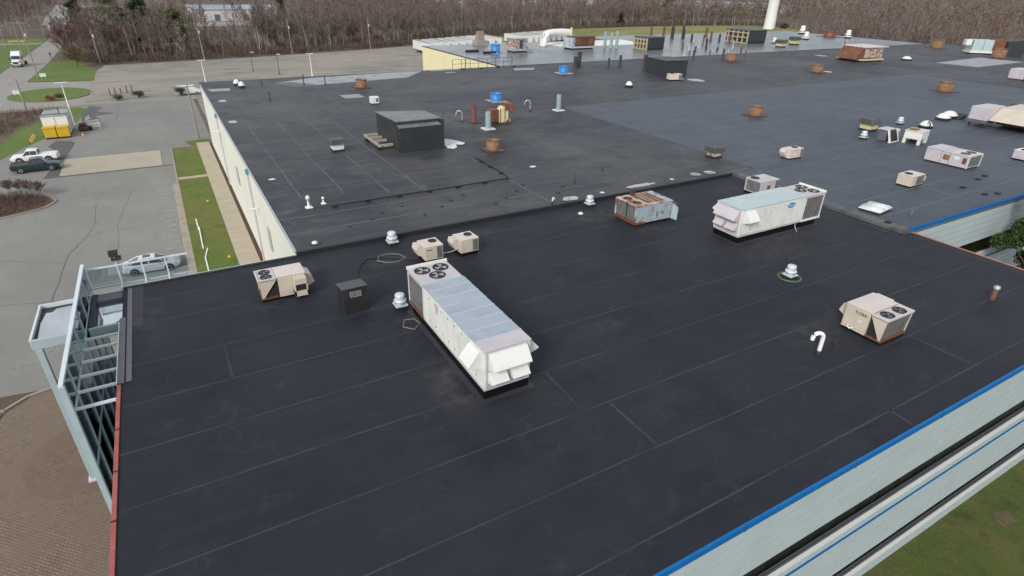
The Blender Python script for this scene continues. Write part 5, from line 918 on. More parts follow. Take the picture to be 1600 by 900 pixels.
def semi(label, loc, rz):
    t = thing('semi_truck', label, 'truck', loc, rz); m = m_carwhite   # faces local -y
    MB().loft([[(-.75,-3.4,.8),(.75,-3.4,.8),(.7,-3.4,1.5),(-.7,-3.4,1.5)],[(-.95,-2.9,.7),(.95,-2.9,.7),(.85,-2.9,1.75),(-.85,-2.9,1.75)],[(-1.1,-1.6,.7),(1.1,-1.6,.7),(1.0,-1.6,2.0),(-1.0,-1.6,2.0)]]).build('bonnet', m, t, bevel=.04)
    MB().hexa([(-1.2,-1.6,.8),(1.2,-1.6,.8),(1.2,1.3,.8),(-1.2,1.3,.8)], [(-1.15,-1.05,3.0),(1.15,-1.05,3.0),(1.2,1.3,3.0),(-1.2,1.3,3.0)]).build('cab', m, t, bevel=.05); MB().hexa([(-1.15,-1.05,3.0),(1.15,-1.05,3.0),(1.2,1.3,3.0),(-1.2,1.3,3.0)], [(-1.0,.1,3.9),(1.0,.1,3.9),(1.15,1.3,4.0),(-1.15,1.3,4.0)]).build('roof_fairing', m, t, bevel=.05)
    MB().add([(-1.05,-1.46,2.08),(1.05,-1.46,2.08),(1.0,-1.12,2.86),(-1.0,-1.12,2.86)], [(0,1,2,3)]).build('windscreen', m_carglass, t); MB().box(-.6,.6,-3.46,-3.4,.95,1.5).build('grille', m_trim, t); MB().box(-1.2,1.2,-3.6,-3.3,.45,.75).build('bumper', m_chrome, t, bevel=.03); MB().box(-.5,.5,1.3,5.2,.75,1.05).build('chassis', m_trim, t)
    for s in (1,-1):
        MB().box(s*1.0-.16,s*1.0+.16,-3.3,-3.0,.95,1.2).build('headlight', m_head, t); MB().box(s*1.45-.1,s*1.45+.1,-1.5,-1.3,1.9,2.6).build('mirror', m_trim, t); MB().add([(s*1.215,-1.0,2.05),(s*1.215,.1,2.05),(s*1.195,.1,2.8),(s*1.185,-.8,2.8)], [(0,1,2,3) if s > 0 else (3,2,1,0)]).build('side_window', m_carglass, t)
        for y in (-2.4,3.1,4.3):
            w = MB().lathe([(.3,-.16),(.5,-.16),(.5,.16),(.3,.16)], 16, cap=False).lathe([(.3,-.12),(.01,-.14)], 12, cap=False).lathe([(.01,.14),(.3,.12)], 12, cap=False).build('wheel', m_tyre, t); w.location = (s*1.0,y,.5); w.rotation_euler = (0,R(90),0)
    return t
semi('white semi tractor driving towards the camera on the road', (-35.2,228.5,0), R(-3)); semi('distant white truck further up the road by the bare trees', (-35.0,336,0), R(-4))
# white box trailers behind the far roof
def trailer(label, x, y, rz, L=14.5, m=m_whiteb, g='white box trailers behind the far roof'):
    t = thing('box_trailer', label, 'trailer', (x,y,0), rz, g); MB().box(0,2.55,0,L,1.15,4.1).build('box', m, t, bevel=.03); MB().box(-.02,2.57,-.02,L+.02,4.1,4.16).build('roof', random.choice((m_lilac,m_patch,m_galv,m_concslab)), t)
    for a in (.12,1.32): MB().box(a,a+1.1,-.05,0,1.3,3.95).build('rear_door', m, t, bevel=.02)
    MB().box(.2,2.35,.2,L-.3,.85,1.15).build('chassis', m_trim, t); MB().box(.1,2.45,-.1,.0,.5,.7).build('bumper', m_trim, t)
    for s in (.3,2.25):
        for y_ in (1.5,2.8):
            w = MB().lathe([(.25,-.15),(.5,-.15),(.5,.15),(.25,.15)], 14, cap=False).build('wheel', m_tyre, t); w.location = (s,y_,.5); w.rotation_euler = (0,R(90),0)
    for x_ in (.5,1.9): MB().box(x_,x_+.15,L-3,L-2.8,0,1.0).build('landing_leg', m_trim, t)
    return t
for k in range(10): trailer('white box trailer in the left row behind the far roof, number %s from the left' % ('one','two','three','four','five','six','seven','eight','nine','ten')[k], 86.5+k*3.95, 213.5+k*1.55+random.uniform(-.5,.5), R(0))
for k in range(8): trailer('white box trailer in the right row behind the far roof, number %s from the left' % ('one','two','three','four','five','six','seven','eight')[k] if k < 4 else 'grey box trailer in the right row behind the far roof, number %s from the left' % ('one','two','three','four')[k-4], 136+k*3.9, 231+k*1.4+random.uniform(-.5,.5), R(0), 14.5, m_whiteb if k < 4 else m_lilac, 'box trailers of the right row')

# ---------------------------------------------------------------- lot furniture
m_yel = M('yellow_paint', (.62,.40,.02), [((.5,.31,.02), 1, .45, .7, .6)], rough=.45)
sk_ = thing('yellow_skip', 'bright yellow two-door skip standing before the white cabin', 'skip', (-19.0,123.4,0)); 
for k in range(2):
    MB().hexa([(.05+k*1.8,.15,.25),(1.72+k*1.8,.15,.25),(1.72+k*1.8,1.5,.25),(.05+k*1.8,1.5,.25)], [(.0+k*1.85,.0,1.95),(1.75+k*1.85,.0,1.95),(1.75+k*1.85,1.6,1.95),(k*1.85,1.6,1.95)]).build('bin', m_yel, sk_, bevel=.06); MB().box(.05+k*1.85,1.7+k*1.85,-.06,.02,1.75,2.0).build('rim', m_yel, sk_, bevel=.02)
MB().box(1.72,1.86,.2,1.4,.3,1.9).build('divider', m_dark, sk_); MB().box(.1,3.5,.2,1.5,0,.25).build('skid', m_trim, sk_)
cbn = thing('site_cabin', 'white box cabin with grey roof behind the yellow skip', 'cabin', (-19.0,125.3,0)); MB().box(0,3.6,0,6.2,.5,3.3).build('walls', m_whiteb, cbn, bevel=.03); MB().box(-.06,3.66,-.06,6.3,3.3,3.42).build('roof', m_patch, cbn, bevel=.02); MB().box(3.6,3.66,.4,5.8,.9,3.0).build('side_panel', m_lilac, cbn); MB().box(1.75,1.85,-.05,0,.6,3.2).build('door_joint', m_lilac, cbn); MB().tube([(2.6,1.2,3.4),(2.6,1.2,4.6)], .07, 6).build('pole', m_blackpipe, cbn); MB().box(-.05,3.65,1.2,1.35,3.42,3.5).build('roof_batten', m_blackpipe, cbn); MB().box(.3,3.3,.3,6,0,.5).build('skid', m_trim, cbn)
hp = thing('red_hydraulic_pump', 'dark red hydraulic machine beside the white cabin', 'machine', (-14.6,128,0)); MB().box(0,1.5,0,1.2,.15,.8).build('base', m_rustdk, hp, bevel=.03); MB().cylx(.2,1.3,.3,.6,1.05,12).build('cylinder', m_redstack, hp); MB().box(1.5,2.0,.2,.7,.0,.7).build('motor', m_dark, hp)
def cone(label, x, y):
    t = thing('traffic_cone', label, 'traffic cone', (x,y,0)); MB().box(-.2,.2,-.2,.2,0,.05).build('base', M('orange_plastic', (.75,.13,.02), rough=.5) if 'orange_plastic' not in bpy.data.materials else bpy.data.materials['orange_plastic'], t); MB().lathe([(.15,.05),(.03,.75),(.02,.76)], 12).build('body', bpy.data.materials['orange_plastic'], t); MB().lathe([(.117,.3),(.086,.5)], 12, cap=False).build('band', m_whiteb, t, loc=(0,0,.0)).scale = (1.05,1.05,1)
cone('orange traffic cone right of the yellow skip', -13.7,123.4)
def barricade(label, x, y, rz, m):
    t = thing('folding_barricade', label, 'barricade', (x,y,0), rz, 'white barricades by the cabin')
    for s in (-1,1):
        for xx in (-.9,.9): MB().tube([(xx,s*.35,0),(xx,0,1.05)], .035, 5).build('leg', m, t)
    for z in (.55,.95): MB().box(-1.1,1.1,-.06,-.02,z-.1,z+.1).build('board', m, t)
for k, (x, y, a) in enumerate(((-12.6,132,40),(-13.6,136,80),(-12.4,129,10))): barricade('white folding barricade right of the cabin, %s one' % ('middle','rear','front')[k], x, y, R(a), m_white)
tag(MB().hexa([(-.08,-2.4,.02),(.3,-2.4,.02),(.3,2.4,.02),(-.08,2.4,.02)], [(-.15,-2.4,.4),(-.08,-2.4,.4),(-.08,2.4,.4),(-.15,2.4,.4)]).build('yellow_board', m_yel, loc=(-20.9,124.9,0)), 'yellow board leaning at the lot edge left of the skip', 'board')
tag(MB().box(0,5,-.15,.15,.6,1.0).box(.3,.45,-.15,.15,0,.6).box(4.5,4.65,-.15,.15,0,.6).build('yellow_barrier', m_yel, loc=(-47.2,300.5,0)), 'long yellow barrier across the side lane', 'barrier')
for k, (a, b) in enumerate((((0,73,.06),(.02,69.2,.06)),((.1,69.7,.2),(0,63.6,.06)),((.4,63.5,.06),(0,61.1,.1)),((0,61,.1),(0,57.5,.06)))): tag(MB().tube([a,b], .07, 6).build('white_pipe', m_pvc), 'white plastic pipe lying on the verge, %s along the row from the far end' % ('first','second','third','fourth')[k], 'pipe')
for k, (x, y) in enumerate(((1.75,79),(2.1,60.2))): tag(MB().lathe([(.16,0),(.14,.12),(.05,.15),(.01,.15)], 10).build('valve_cover', m_yel, loc=(x,y,.06)), 'small yellow valve cover in the verge grass, %s one' % ('far','near')[k], 'valve cover')
bol = None
for k, (x, y, h) in enumerate(((-14.3,164.4,1.2),(-13.1,164.8,1.2),(-10.9,165.6,1.5),(-9.9,166.6,1.6),(-8.8,167.2,1.3),(-7.6,167.9,1.6),(-6.6,169.4,1.5))):
    tag(MB().lathe([(.11,-.05),(.11,h-.04),(.08,h)], 8).build('wooden_bollard', m_wood if k < 2 else m_rustdk, loc=(x,y,0)), 'short timber post in the row across the old drive', 'bollard', 'posts across the old drive')
for lb, x, y in (('small white sign box on the verge by the road', -26.7,200),('small white sign box on the grass island', -28.8,172.6)): s_ = thing('sign_box', lb, 'sign', (x,y,0)); MB().box(-.7,.7,-.1,.1,.35,1.15).build('panel', m_whiteb, s_, bevel=.02); MB().box(-.5,-.4,-.05,.05,0,.35).box(.4,.5,-.05,.05,0,.35).build('legs', m_white, s_)
# ---------------------------------------------------------------- poles and lamps
m_pole = M('weathered_pole', (.28,.25,.22), [((.18,.16,.14), 2, .4, .7, .7, (1,1,.2))], rough=.85)
def upole(label, x, y, h, arms=1, lean=(0,0), cap=False):
    t = thing('utility_pole', label, 'utility pole', (x,y,0), R(8), 'utility poles'); MB().tube([(0,0,0),(lean[0]*.5,lean[1]*.5,h*.5),(lean[0],lean[1],h)], [.17,.14,.11], 8).build('pole', m_pole, t)
    for k in range(arms):
        z = h-.5-k*1.2; MB().box(-1.25+lean[0],1.25+lean[0],lean[1]-.07,lean[1]+.07,z-.07,z+.07).build('crossarm', m_pole, t)
        for i in (-1.1,-.4,.4,1.1): MB().lathe([(.05,0),(.06,.1),(.02,.2)], 6).build('insulator', m_galvpipe, t, loc=(i+lean[0],lean[1],z+.07))
    if cap: MB().lathe([(.22,0),(.24,.2),(.24,.8),(.1,.9)], 10).build('transformer', m_galvpipe, t, loc=(lean[0]+.35,lean[1],h*.72))
    return t
PL = [(-27.9,200.5,13.6,1),(-38.3,262,9.9,1),(-37.0,314,8.9,1),(-45.7,284,7.6,2)]
for (x, y, h, a), lb in zip(PL, ('tallest crossarm pole standing at the road verge nearest the drive', 'crossarm pole left of the road beyond the white truck', 'crossarm pole by the road near the distant truck', 'double crossarm pole at the left picture edge')): upole(lb, x, y, h, a, (0,0), h > 12)
for (x, y, h), lb in zip(((-15,225.9,10.2),(13.5,224,11.2),(42.6,232.8,11.6),(73.5,240.4,11.2),(123.9,291.9,10)), ('pale pole at the left corner of the old lot', 'pale pole at the wood edge behind the nearer white lamp', 'pale pole at the wood edge left of the second white lamp', 'pale pole at the wood edge left of the trailers', 'pale pole behind the white trailers')): upole(lb, x, y, h, 0, (-.25,0), True)
upole('pole cut by the left picture edge beside the entrance drive', -24.6,150.9,6.2,0); upole('slim grey pole on the verge at the corner of the cream wall', 3.4,114,9.0,1)
def wire(label, a, b, sag):
    tag(MB().tube([tuple(a[i]+(b[i]-a[i])*t/8-(sag*4*(t/8)*(1-t/8) if i == 2 else 0) for i in range(3)) for t in range(9)], .022, 4).build('overhead_wire', m_blackcable), label, 'wire', 'overhead wires')
for k in (-1.1,.4,1.1):
    wire('thin sagging wire between the road poles', (-27.9+k,200.5,13.2), (-38.3+k,262,9.5), 1.2); wire('thin sagging wire between the road poles', (-38.3+k,262,9.5), (-37+k,314,8.5), .8)
for a, b in (((-15.2,225.9,10.1),(13.3,224,11.1)),((13.3,224,11.1),(42.4,232.8,11.5)),((42.4,232.8,11.5),(73.3,240.4,11.1))): wire('thin wire strung along the wood edge poles', a, b, .9)
def lamp(label, x, y, h, m, heads=2, rz=0):
    t = thing('lamp_post', label, 'lamp post', (x,y,0), rz, 'car park lamps'); MB().lathe([(.25,0),(.25,.3),(.11,.35),(.075,h)], 10).build('post', m, t)
    for s in ((-1,1) if heads == 2 else (1,)): MB().box(min(0,s*.95),max(0,s*.95),-.17,.17,h,h+.16).build('lamp_head', m_whiteb, t, bevel=.04)
for lb, x, y, h, m, n, a in (('white lamp post beside the cabin and yellow skip', -15.7,134.4,7.3,m_whiteb,2,20),('white twin-head lamp post behind the roof corner', 9.7,175.1,5.6,m_whiteb,2,0),('white twin-head lamp post behind the long pale patch', 37.2,178.6,5.8,m_whiteb,2,0),('dark brown post without head in the old lot', 29.6,185.5,5.2,m_rustdk,0,0),('dark brown post left of its twin in the old lot', 24.0,195,5.0,m_rustdk,0,0)): lamp(lb, x, y, h, m, n if n else 1, R(a))
# ---------------------------------------------------------------- person walking on the road
def walker(x, y, rz):
    V = [(0,0,.92),(0,0,1.15),(0,0,1.38),(0,.02,1.52),(0,.03,1.66),(-.10,0,.88),(-.11,-.14,.48),(-.11,-.05,.08),(-.11,-.20,.04),(.10,0,.88),(.11,.12,.50),(.11,.26,.12),(.11,.14,.05),(-.19,0,1.40),(-.24,.10,1.12),(-.23,-.06,.90),(.19,0,1.40),(.24,-.10,1.12),(.23,-.20,.92)]
    E = [(0,1),(1,2),(2,3),(3,4),(0,5),(5,6),(6,7),(7,8),(0,9),(9,10),(10,11),(11,12),(2,13),(13,14),(14,15),(2,16),(16,17),(17,18)]
    rad = [.15,.14,.16,.06,.105,.10,.075,.05,.045,.10,.075,.05,.045,.07,.05,.035,.07,.05,.035]
    t = thing('person', 'person in dark clothing walking along the road edge', 'person', (x,y,0), rz)
    me = bpy.data.meshes.new('body'); me.from_pydata(V, E, []); o = bpy.data.objects.new('body', me); C.objects.link(o); o.parent = t
    sm = o.modifiers.new('skin', 'SKIN'); 
    for i, r in enumerate(rad): me.skin_vertices[0].data[i].radius = (r, r*.8)
    me.skin_vertices[0].data[0].use_root = True; ss = o.modifiers.new('sub', 'SUBSURF'); ss.levels = 1; ss.render_levels = 1
    me.materials.append(M('dark_clothes', (.02,.021,.026), rough=.9)); MB().lathe([(.06,-.11),(.11,0),(.10,.09),(.04,.125),(.005,.13)], 12).build('hair', M('dark_hair', (.02,.014,.01), rough=.8), t, loc=(0,.05,1.69))
walker(-29.3,247,R(6))
# ---------------------------------------------------------------- vegetation
m_bark = M('grey_bark', (.27,.245,.225), [((.15,.13,.115), 1.5, .4, .65, .8, (1,1,.3)), ((.36,.34,.31), 3, .55, .75, .5)], rough=.9)
m_bark2 = M('brown_bark', (.12,.09,.075), [((.07,.05,.04), 1.5, .4, .65, .8)], rough=.9)
m_twig = M('brown_twigs', (.165,.120,.106), [((.125,.09,.08), .4, .4, .65, .8)], rough=.95)
m_twigr = M('red_budding_twigs', (.16,.085,.075), [((.10,.055,.05), .4, .4, .65, .8)], rough=.95)
m_twigg = M('grey_twigs', (.19,.155,.138), [((.145,.115,.10), .4, .4, .65, .8)], rough=.95)
m_twigp = M('pale_blossom_twigs', (.42,.36,.30), [((.28,.23,.19), .5, .4, .65, .8)], rough=.95)
m_twigo = M('olive_budding_twigs', (.15,.13,.06), [((.10,.085,.04), .4, .4, .65, .8)], rough=.95)
m_leafd = M('dark_conifer_needles', (.022,.045,.018), [((.012,.028,.012), .8, .4, .65, .8)], rough=.8)
m_leafy = M('yellow_green_foliage', (.085,.105,.025), [((.05,.07,.018), .8, .4, .65, .8)], rough=.8)
m_leaf = M('broad_leaves', (.052,.092,.018), [((.028,.054,.012), 1.2, .4, .6, .9), ((.085,.11,.03), 3, .55, .75, .6)], rough=.6)
m_brush = M('brush_twigs', (.12,.08,.062), [((.16,.115,.09), .3, .45, .65, .8), ((.07,.05,.038), .6, .5, .7, .7)], rough=.95)
def ribbon(V, F, a, b, w0, w1, rnd):
    d = np.subtract(b, a); L = np.linalg.norm(d)+1e-6; p = np.cross(d/L, [rnd.uniform(-1,1), rnd.uniform(-1,1), rnd.uniform(-.4,.4)]); p /= np.linalg.norm(p)+1e-6
    n = len(V); V += [tuple(np.add(a, p*w0)), tuple(np.subtract(a, p*w0)), tuple(np.subtract(b, p*w1)), tuple(np.add(b, p*w1))]; F.append((n,n+1,n+2,n+3))
def bare_tree(seed, h, spread, n1, n2, n3, up=.8, tw=.035, low=.35, multi=1):
    """trunk tubes and a crown of limbs, branches and twigs as thin blades"""
    rnd = random.Random(seed); T = MB(); V = []; F = []
    for m in range(multi):
        ang0 = rnd.uniform(0,6.28); ln = 0 if multi == 1 else rnd.uniform(.08,.22)
        pts = []; x = y = 0
        for i in range(6):
            t = i/5; x += rnd.uniform(-.02,.02)*h+ln*h*.2*math.cos(ang0); y += rnd.uniform(-.02,.02)*h+ln*h*.2*math.sin(ang0); pts.append((x if i else 0, y if i else 0, h*.92*t))
        r0 = h*.0165*(1 if multi == 1 else .6); T.tube(pts, [r0*(1-.8*i/5) for i in range(6)], 5, False)
        def at_(t): i = min(4, int(t*5)); f = t*5-i; return tuple(pts[i][k]*(1-f)+pts[i+1][k]*f for k in range(3))
        for a in range(n1//multi):
            t = low+(1-low)*(a+rnd.random())/(n1//multi); p = at_(min(.99,t)); an = rnd.uniform(0,6.28); L = spread*h*(1.05-t*.75)*rnd.uniform(.7,1.2)
            d = np.array([math.cos(an), math.sin(an), up*rnd.uniform(.6,1.6)]); d /= np.linalg.norm(d); q = np.add(p, d*L); ribbon(V, F, p, q, h*.0055, h*.002, rnd); ribbon(V, F, p, q, h*.0055, h*.002, rnd)
            for b in range(n2):
                s = rnd.uniform(.25,1); pb_ = np.add(p, d*L*s); d2 = d+np.array([rnd.uniform(-.8,.8), rnd.uniform(-.8,.8), rnd.uniform(-.1,.8)]); d2 /= np.linalg.norm(d2); L2 = L*rnd.uniform(.3,.6); q2 = pb_+d2*L2; ribbon(V, F, pb_, q2, h*.0028, h*.0012, rnd)
                for c in range(n3):
                    s2 = rnd.uniform(.3,1); pc = pb_+d2*L2*s2; d3 = d2+np.array([rnd.uniform(-.9,.9), rnd.uniform(-.9,.9), rnd.uniform(-.2,.9)]); d3 /= np.linalg.norm(d3); ribbon(V, F, pc, pc+d3*L2*rnd.uniform(.4,.8), tw*.75, tw*.3, rnd)
    return T, MB().add(V, F)
def leaf_cloud(seed, blobs, n, s, flat=.5):
    rnd = random.Random(seed); V = []; F = []
    for (cx, cy, cz, rx, ry, rz) in blobs:
        for i in range(n):
            u = Vector((rnd.gauss(0,1), rnd.gauss(0,1), rnd.gauss(0,1))).normalized()*(rnd.random()**.45); p = Vector((cx+u.x*rx, cy+u.y*ry, cz+u.z*rz))
            a = Vector((rnd.gauss(0,1), rnd.gauss(0,1), rnd.gauss(0,flat))).normalized()*s*rnd.uniform(.6,1.3); b = a.cross(Vector((rnd.gauss(0,1), rnd.gauss(0,1), rnd.gauss(0,1)))).normalized()*s*.55
            k = len(V); V += [tuple(p-a), tuple(p+b), tuple(p+a), tuple(p-b)]; F.append((k,k+1,k+2,k+3))
    return MB().add(V, F)
VAR = []
for sd_, (h, sp, n1, n2, n3, up_, low, bk, tm_) in enumerate(((13,.30,26,7,5,1.1,.30,m_bark,m_twig),(15,.26,26,7,5,1.4,.38,m_bark,m_twigg),(12,.34,28,7,5,.9,.25,m_bark2,m_twig),(14,.28,24,7,5,1.2,.42,m_bark,m_twigg),(11,.36,28,7,5,.9,.22,m_bark2,m_twigr),(16,.24,24,7,5,1.5,.45,m_bark,m_twig),(10,.38,28,7,5,.8,.2,m_bark2,m_twigo))):
    T, K = bare_tree(50+sd_, h, sp, n1, n2, n3, up_, .034, low); VAR.append((T.mesh('trunk'), K.mesh('crown'), h, bk, tm_)); VAR[-1][0].materials.append(bk); VAR[-1][1].materials.append(tm_)
def put_tree(v, x, y, s, rz, label, group, name='bare_tree', z=0):
    t = thing(name, label, 'tree', (x,y,z-.05), rz, group); t.scale = (s,s,s*random.uniform(.92,1.08))
    for nm, me in (('trunk', v[0]), ('crown', v[1])): o = bpy.data.objects.new(nm, me); C.objects.link(o); o.parent = t
    return t
def wood_edge(x):   # y of the wood's near edge
    for (a, ya), (b, yb) in zip(EDGE, EDGE[1:]):
        if a <= x <= b: return ya+(yb-ya)*(x-a)/(b-a)
    return EDGE[-1][1]
EDGE = [(-27,246),(-16,228),(13,229),(43,237),(73,244),(98,254),(130,272),(165,290),(205,302),(260,318),(340,306),(372,296),(402,160),(470,120),(640,60)]
rnd = random.Random(11); cand = []
for k in range(3400):
    x = rnd.uniform(-27,520); e = wood_edge(x)
    dpt = rnd.random()**1.5*230; y = e+3+dpt
    if x/y > 1.24: continue
    if -27 < x < 95 and 395 < y < 480: continue
    cand.append((x,y))
for k in range(2300):
    a = rnd.uniform(R(32),R(84)); d = 245/math.sin(max(a,R(48)))*(1 if a > R(48) else 1)+rnd.random()**1.6*360; x, y = d*math.sin(a), d*math.cos(a)
    if a < R(54) and x < 372: continue
    cand.append((x,y))
FARC = []
for k in range(4200):
    a = rnd.uniform(R(-12),R(84)); d = 420+rnd.random()**1.15*1500; FARC.append((d*math.sin(a), d*math.cos(a)))
for k in range(700):
    x = rnd.uniform(-220,-46); y = rnd.uniform(322,560) if x > -85 else rnd.uniform(250,560); cand.append((x,y))
vis = lambda x, y: (lambda d: d.dot(fw) > 5 and abs(d.dot(rt))/d.dot(fw) < .93)(Vector((x,y,8-CAM_Z)))
glade = lambda x, y: .035 < x/y < .135
cand = [c for c in cand if vis(*c) and not (glade(*c) and math.hypot(*c) > 262 and (math.hypot(*c) > 372 or rnd.random() < .62))]
cand.sort(key=lambda c: math.hypot(*c)-(25 if c[0] < 200 else 0))
near, far = cand[:285], cand[285:2700]
far2 = [c for c in FARC if vis(*c) and not (-60 < c[0] < 100 and c[1] < 500) and not (220 < c[0] < 430 and 500 < c[1] < 650)]
for x, y in near:
    v = VAR[rnd.choice((0,0,1,1,2,3,3,5,5,4 if x < 40 else 2,6 if x > 120 else 0))]
    put_tree(v, x, y, rnd.uniform(.62,1.02)*(.68 if glade(x, y) else 1), rnd.uniform(0,6.28), 'bare grey-brown tree standing in the wood behind the buildings and lots', 'bare trees of the wood')
# the rest of the wood reads as one mass
pts_all = []; idx_all = []; off = 0; mats = [m_bark, m_twig, m_twigg, m_twigr, m_twigo]; mi_all = []; ntot = 0
LOW = []
for sd_, (h, sp) in enumerate(((13,.32),(15,.28),(12,.36),(14,.3),(11,.36))):
    T, K = bare_tree(80+sd_, h, sp, 16, 4, 3, 1.2, .08, .28); vv = np.array(T.v+K.v); ff = [list(f) for f in T.f]+[[i+len(T.v) for i in f] for f in K.f]; LOW.append((vv, np.array(ff), len(T.f)))
LOW2 = []
for sd_ in range(3):
    T, K = bare_tree(180+sd_, 13, .34, 14, 3, 1, 1.1, .5, .25); vv = np.array(T.v+K.v); ff = [list(f) for f in T.f]+[[i+len(T.v) for i in f] for f in K.f]; LOW2.append((vv, np.array(ff), len(T.f)))
for i_, (x, y) in enumerate(far+far2):
    vv, ff, nT = LOW[rnd.randrange(5)] if i_ < len(far) else LOW2[rnd.randrange(3)]; s = rnd.uniform(.7,1.1) if i_ < len(far) else rnd.uniform(.9,1.35); a = rnd.uniform(0,6.28); c_, s_ = math.cos(a), math.sin(a)
    w = vv*s; w = np.stack([w[:,0]*c_-w[:,1]*s_+x, w[:,0]*s_+w[:,1]*c_+y, w[:,2]*rnd.uniform(.9,1.1)], 1); pts_all.append(w); idx_all.append(ff+off); off += len(w)
    m_ = np.full(len(ff), rnd.choice((1,1,1,2,2,3 if x < 60 or x > 330 else 1,4 if x > 250 else 2))); m_[:nT] = 0; mi_all.append(m_)
def big_mesh(name, P_, I_, MI, mats):
    me = bpy.data.meshes.new(name); n = len(I_); me.vertices.add(len(P_)); me.vertices.foreach_set('co', P_.astype(np.float32).ravel()); me.loops.add(n*4); me.loops.foreach_set('vertex_index', I_.astype(np.int32).ravel())
    me.polygons.add(n); me.polygons.foreach_set('loop_start', np.arange(0,n*4,4,dtype=np.int32)); me.polygons.foreach_set('loop_total', np.full(n,4,dtype=np.int32))
    for m in mats: me.materials.append(m)
    if MI is not None: me.polygons.foreach_set('material_index', MI.astype(np.int32))
    me.update(); me.validate(); o = bpy.data.objects.new(name, me); C.objects.link(o); return o
stuff(big_mesh('far_wood', np.concatenate(pts_all), np.concatenate(idx_all), np.concatenate(mi_all), mats))
# brush along the foot of the wood
V = []; F = []; rb = random.Random(5)
for k in range(2600):
    x = rb.uniform(-26,372); y = wood_edge(x)+rb.random()**1.6*34-1.5; hh = rb.uniform(1.2,3.6)
    if not vis(x, y): continue
    for b in range(7):
        a = (x+rb.uniform(-1.3,1.3), y+rb.uniform(-1.3,1.3), 0); q = (a[0]+rb.uniform(-1,1), a[1]+rb.uniform(-1,1), hh*rb.uniform(.5,1)); ribbon(V, F, a, q, .05, .03, rb)
        for c in range(3): s = rb.uniform(.3,.9); p = np.add(np.multiply(a,1-s), np.multiply(q,s)); ribbon(V, F, tuple(p), (p[0]+rb.uniform(-.9,.9), p[1]+rb.uniform(-.9,.9), p[2]+rb.uniform(.1,1)), .045, .02, rb)
for k in range(420):   # rough ground left of the cabin, and the right hand tree line foot
    x = rb.uniform(-34,-20); y = rb.uniform(112,151)
    if x > -30+(y-112)*.27: continue
    for b in range(8):
        a = (x+rb.uniform(-.7,.7), y+rb.uniform(-.7,.7), 0); q = (a[0]+rb.uniform(-.5,.5), a[1]+rb.uniform(-.5,.5), rb.uniform(.4,1.3)); ribbon(V, F, a, q, .03, .015, rb)
for k in range(900):
    t = rb.random(); x = 236+rb.uniform(-1,50)+t*10; y = 150-t*140+rb.uniform(-10,10)
    for b in range(6):
        a = (x+rb.uniform(-1.5,1.5), y+rb.uniform(-1.5,1.5), 0); q = (a[0]+rb.uniform(-1.5,1.5), a[1]+rb.uniform(-1.5,1.5), rb.uniform(2,6)); ribbon(V, F, a, q, .09, .05, rb)
o = MB().add(V, F).build('undergrowth', m_brush); stuff(o)
V = []; F = []
for k in range(5200):
    a = rb.uniform(0,6.283); q = rb.random()**.5; x = -26+11*q*math.cos(a); y = 87.2+5*q*math.sin(a)
    if x < -24: continue
    hh = rb.uniform(.15,.45)+.45*max(0,(y-87)/5); b = (x+rb.uniform(-.3,.3), y+rb.uniform(-.3,.3), .2+hh); ribbon(V, F, (x,y,.18), b, .02, .012, rb); ribbon(V, F, (x,y,.18), (x+rb.uniform(-.4,.4), y+rb.uniform(-.4,.4), .2+hh*.8), .02, .01, rb)
stuff(MB().add(V, F).build('island_groundcover', m_brush))
# singled out trees
def special(name, label, x, y, h, sp, n, tm_, bk=m_bark2, seed=1, multi=1, low=.12, up_=.7, z=0, tw=.04):
    T, K = bare_tree(seed, h, sp, n, 8, 6, up_, tw, low, multi); t = thing(name, label, 'tree', (x,y,z-.05)); T.build('trunk', bk, t); K.build('crown', tm_, t); return t
special('red_maple', 'wide red-budding tree overhanging the road beside the verge', -22.6,243,10.5,.55,44,m_twigr,seed=301,multi=4); special('red_maple', 'second red-budding tree behind the roadside one', -19,262,12,.5,40,m_twigr,seed=302,multi=3); special('red_maple', 'dark red bare tree at top left beyond the yellow barrier', -62,318,12,.5,44,m_twigr,seed=303,multi=3)
special('bushy_tree', 'rounded olive-brown bushy tree on the verge by the old lot', -20.5,221,5.2,.7,44,m_twigo,seed=304,multi=5,up_=.5); special('bushy_tree', 'grey-brown bushy tree at the corner of the old lot', -15.6,229,6.2,.6,44,m_twig,seed=308,multi=5,up_=.6)
special('blossom_tree', 'pale blossoming tree above the left wood edge', -13.0,248,12.5,.42,44,m_twigp,seed=305,multi=3); special('blossom_tree', 'pale slim tree left of the wood edge pole', 8,234,11,.22,24,m_twigp,m_bark,seed=306,up_=1.4)
special('blossom_tree', 'tall pale birch-like tree above the trailers', 118,284,14,.24,26,m_twigg,m_bark,seed=307,up_=1.5)
for k, (x, y, h) in enumerate(((252,140,9),(258,118,8.5),(255,128,8),(262,100,8.5),(270,109,9))): special('pale_birch', 'pale-trunked slim tree in the right-hand wood behind the roof', x, y, h, .22, 18, m_twigg, M('birch_bark%d'%k, (.46,.42,.33), rough=.8), seed=320+k, up_=1.5); bpy.data.objects[-1 if False else bpy.data.objects.keys()[-1]]
for o in C.objects:
    if o.name.startswith('pale_birch'): o['group'] = 'pale birches of the right-hand wood'
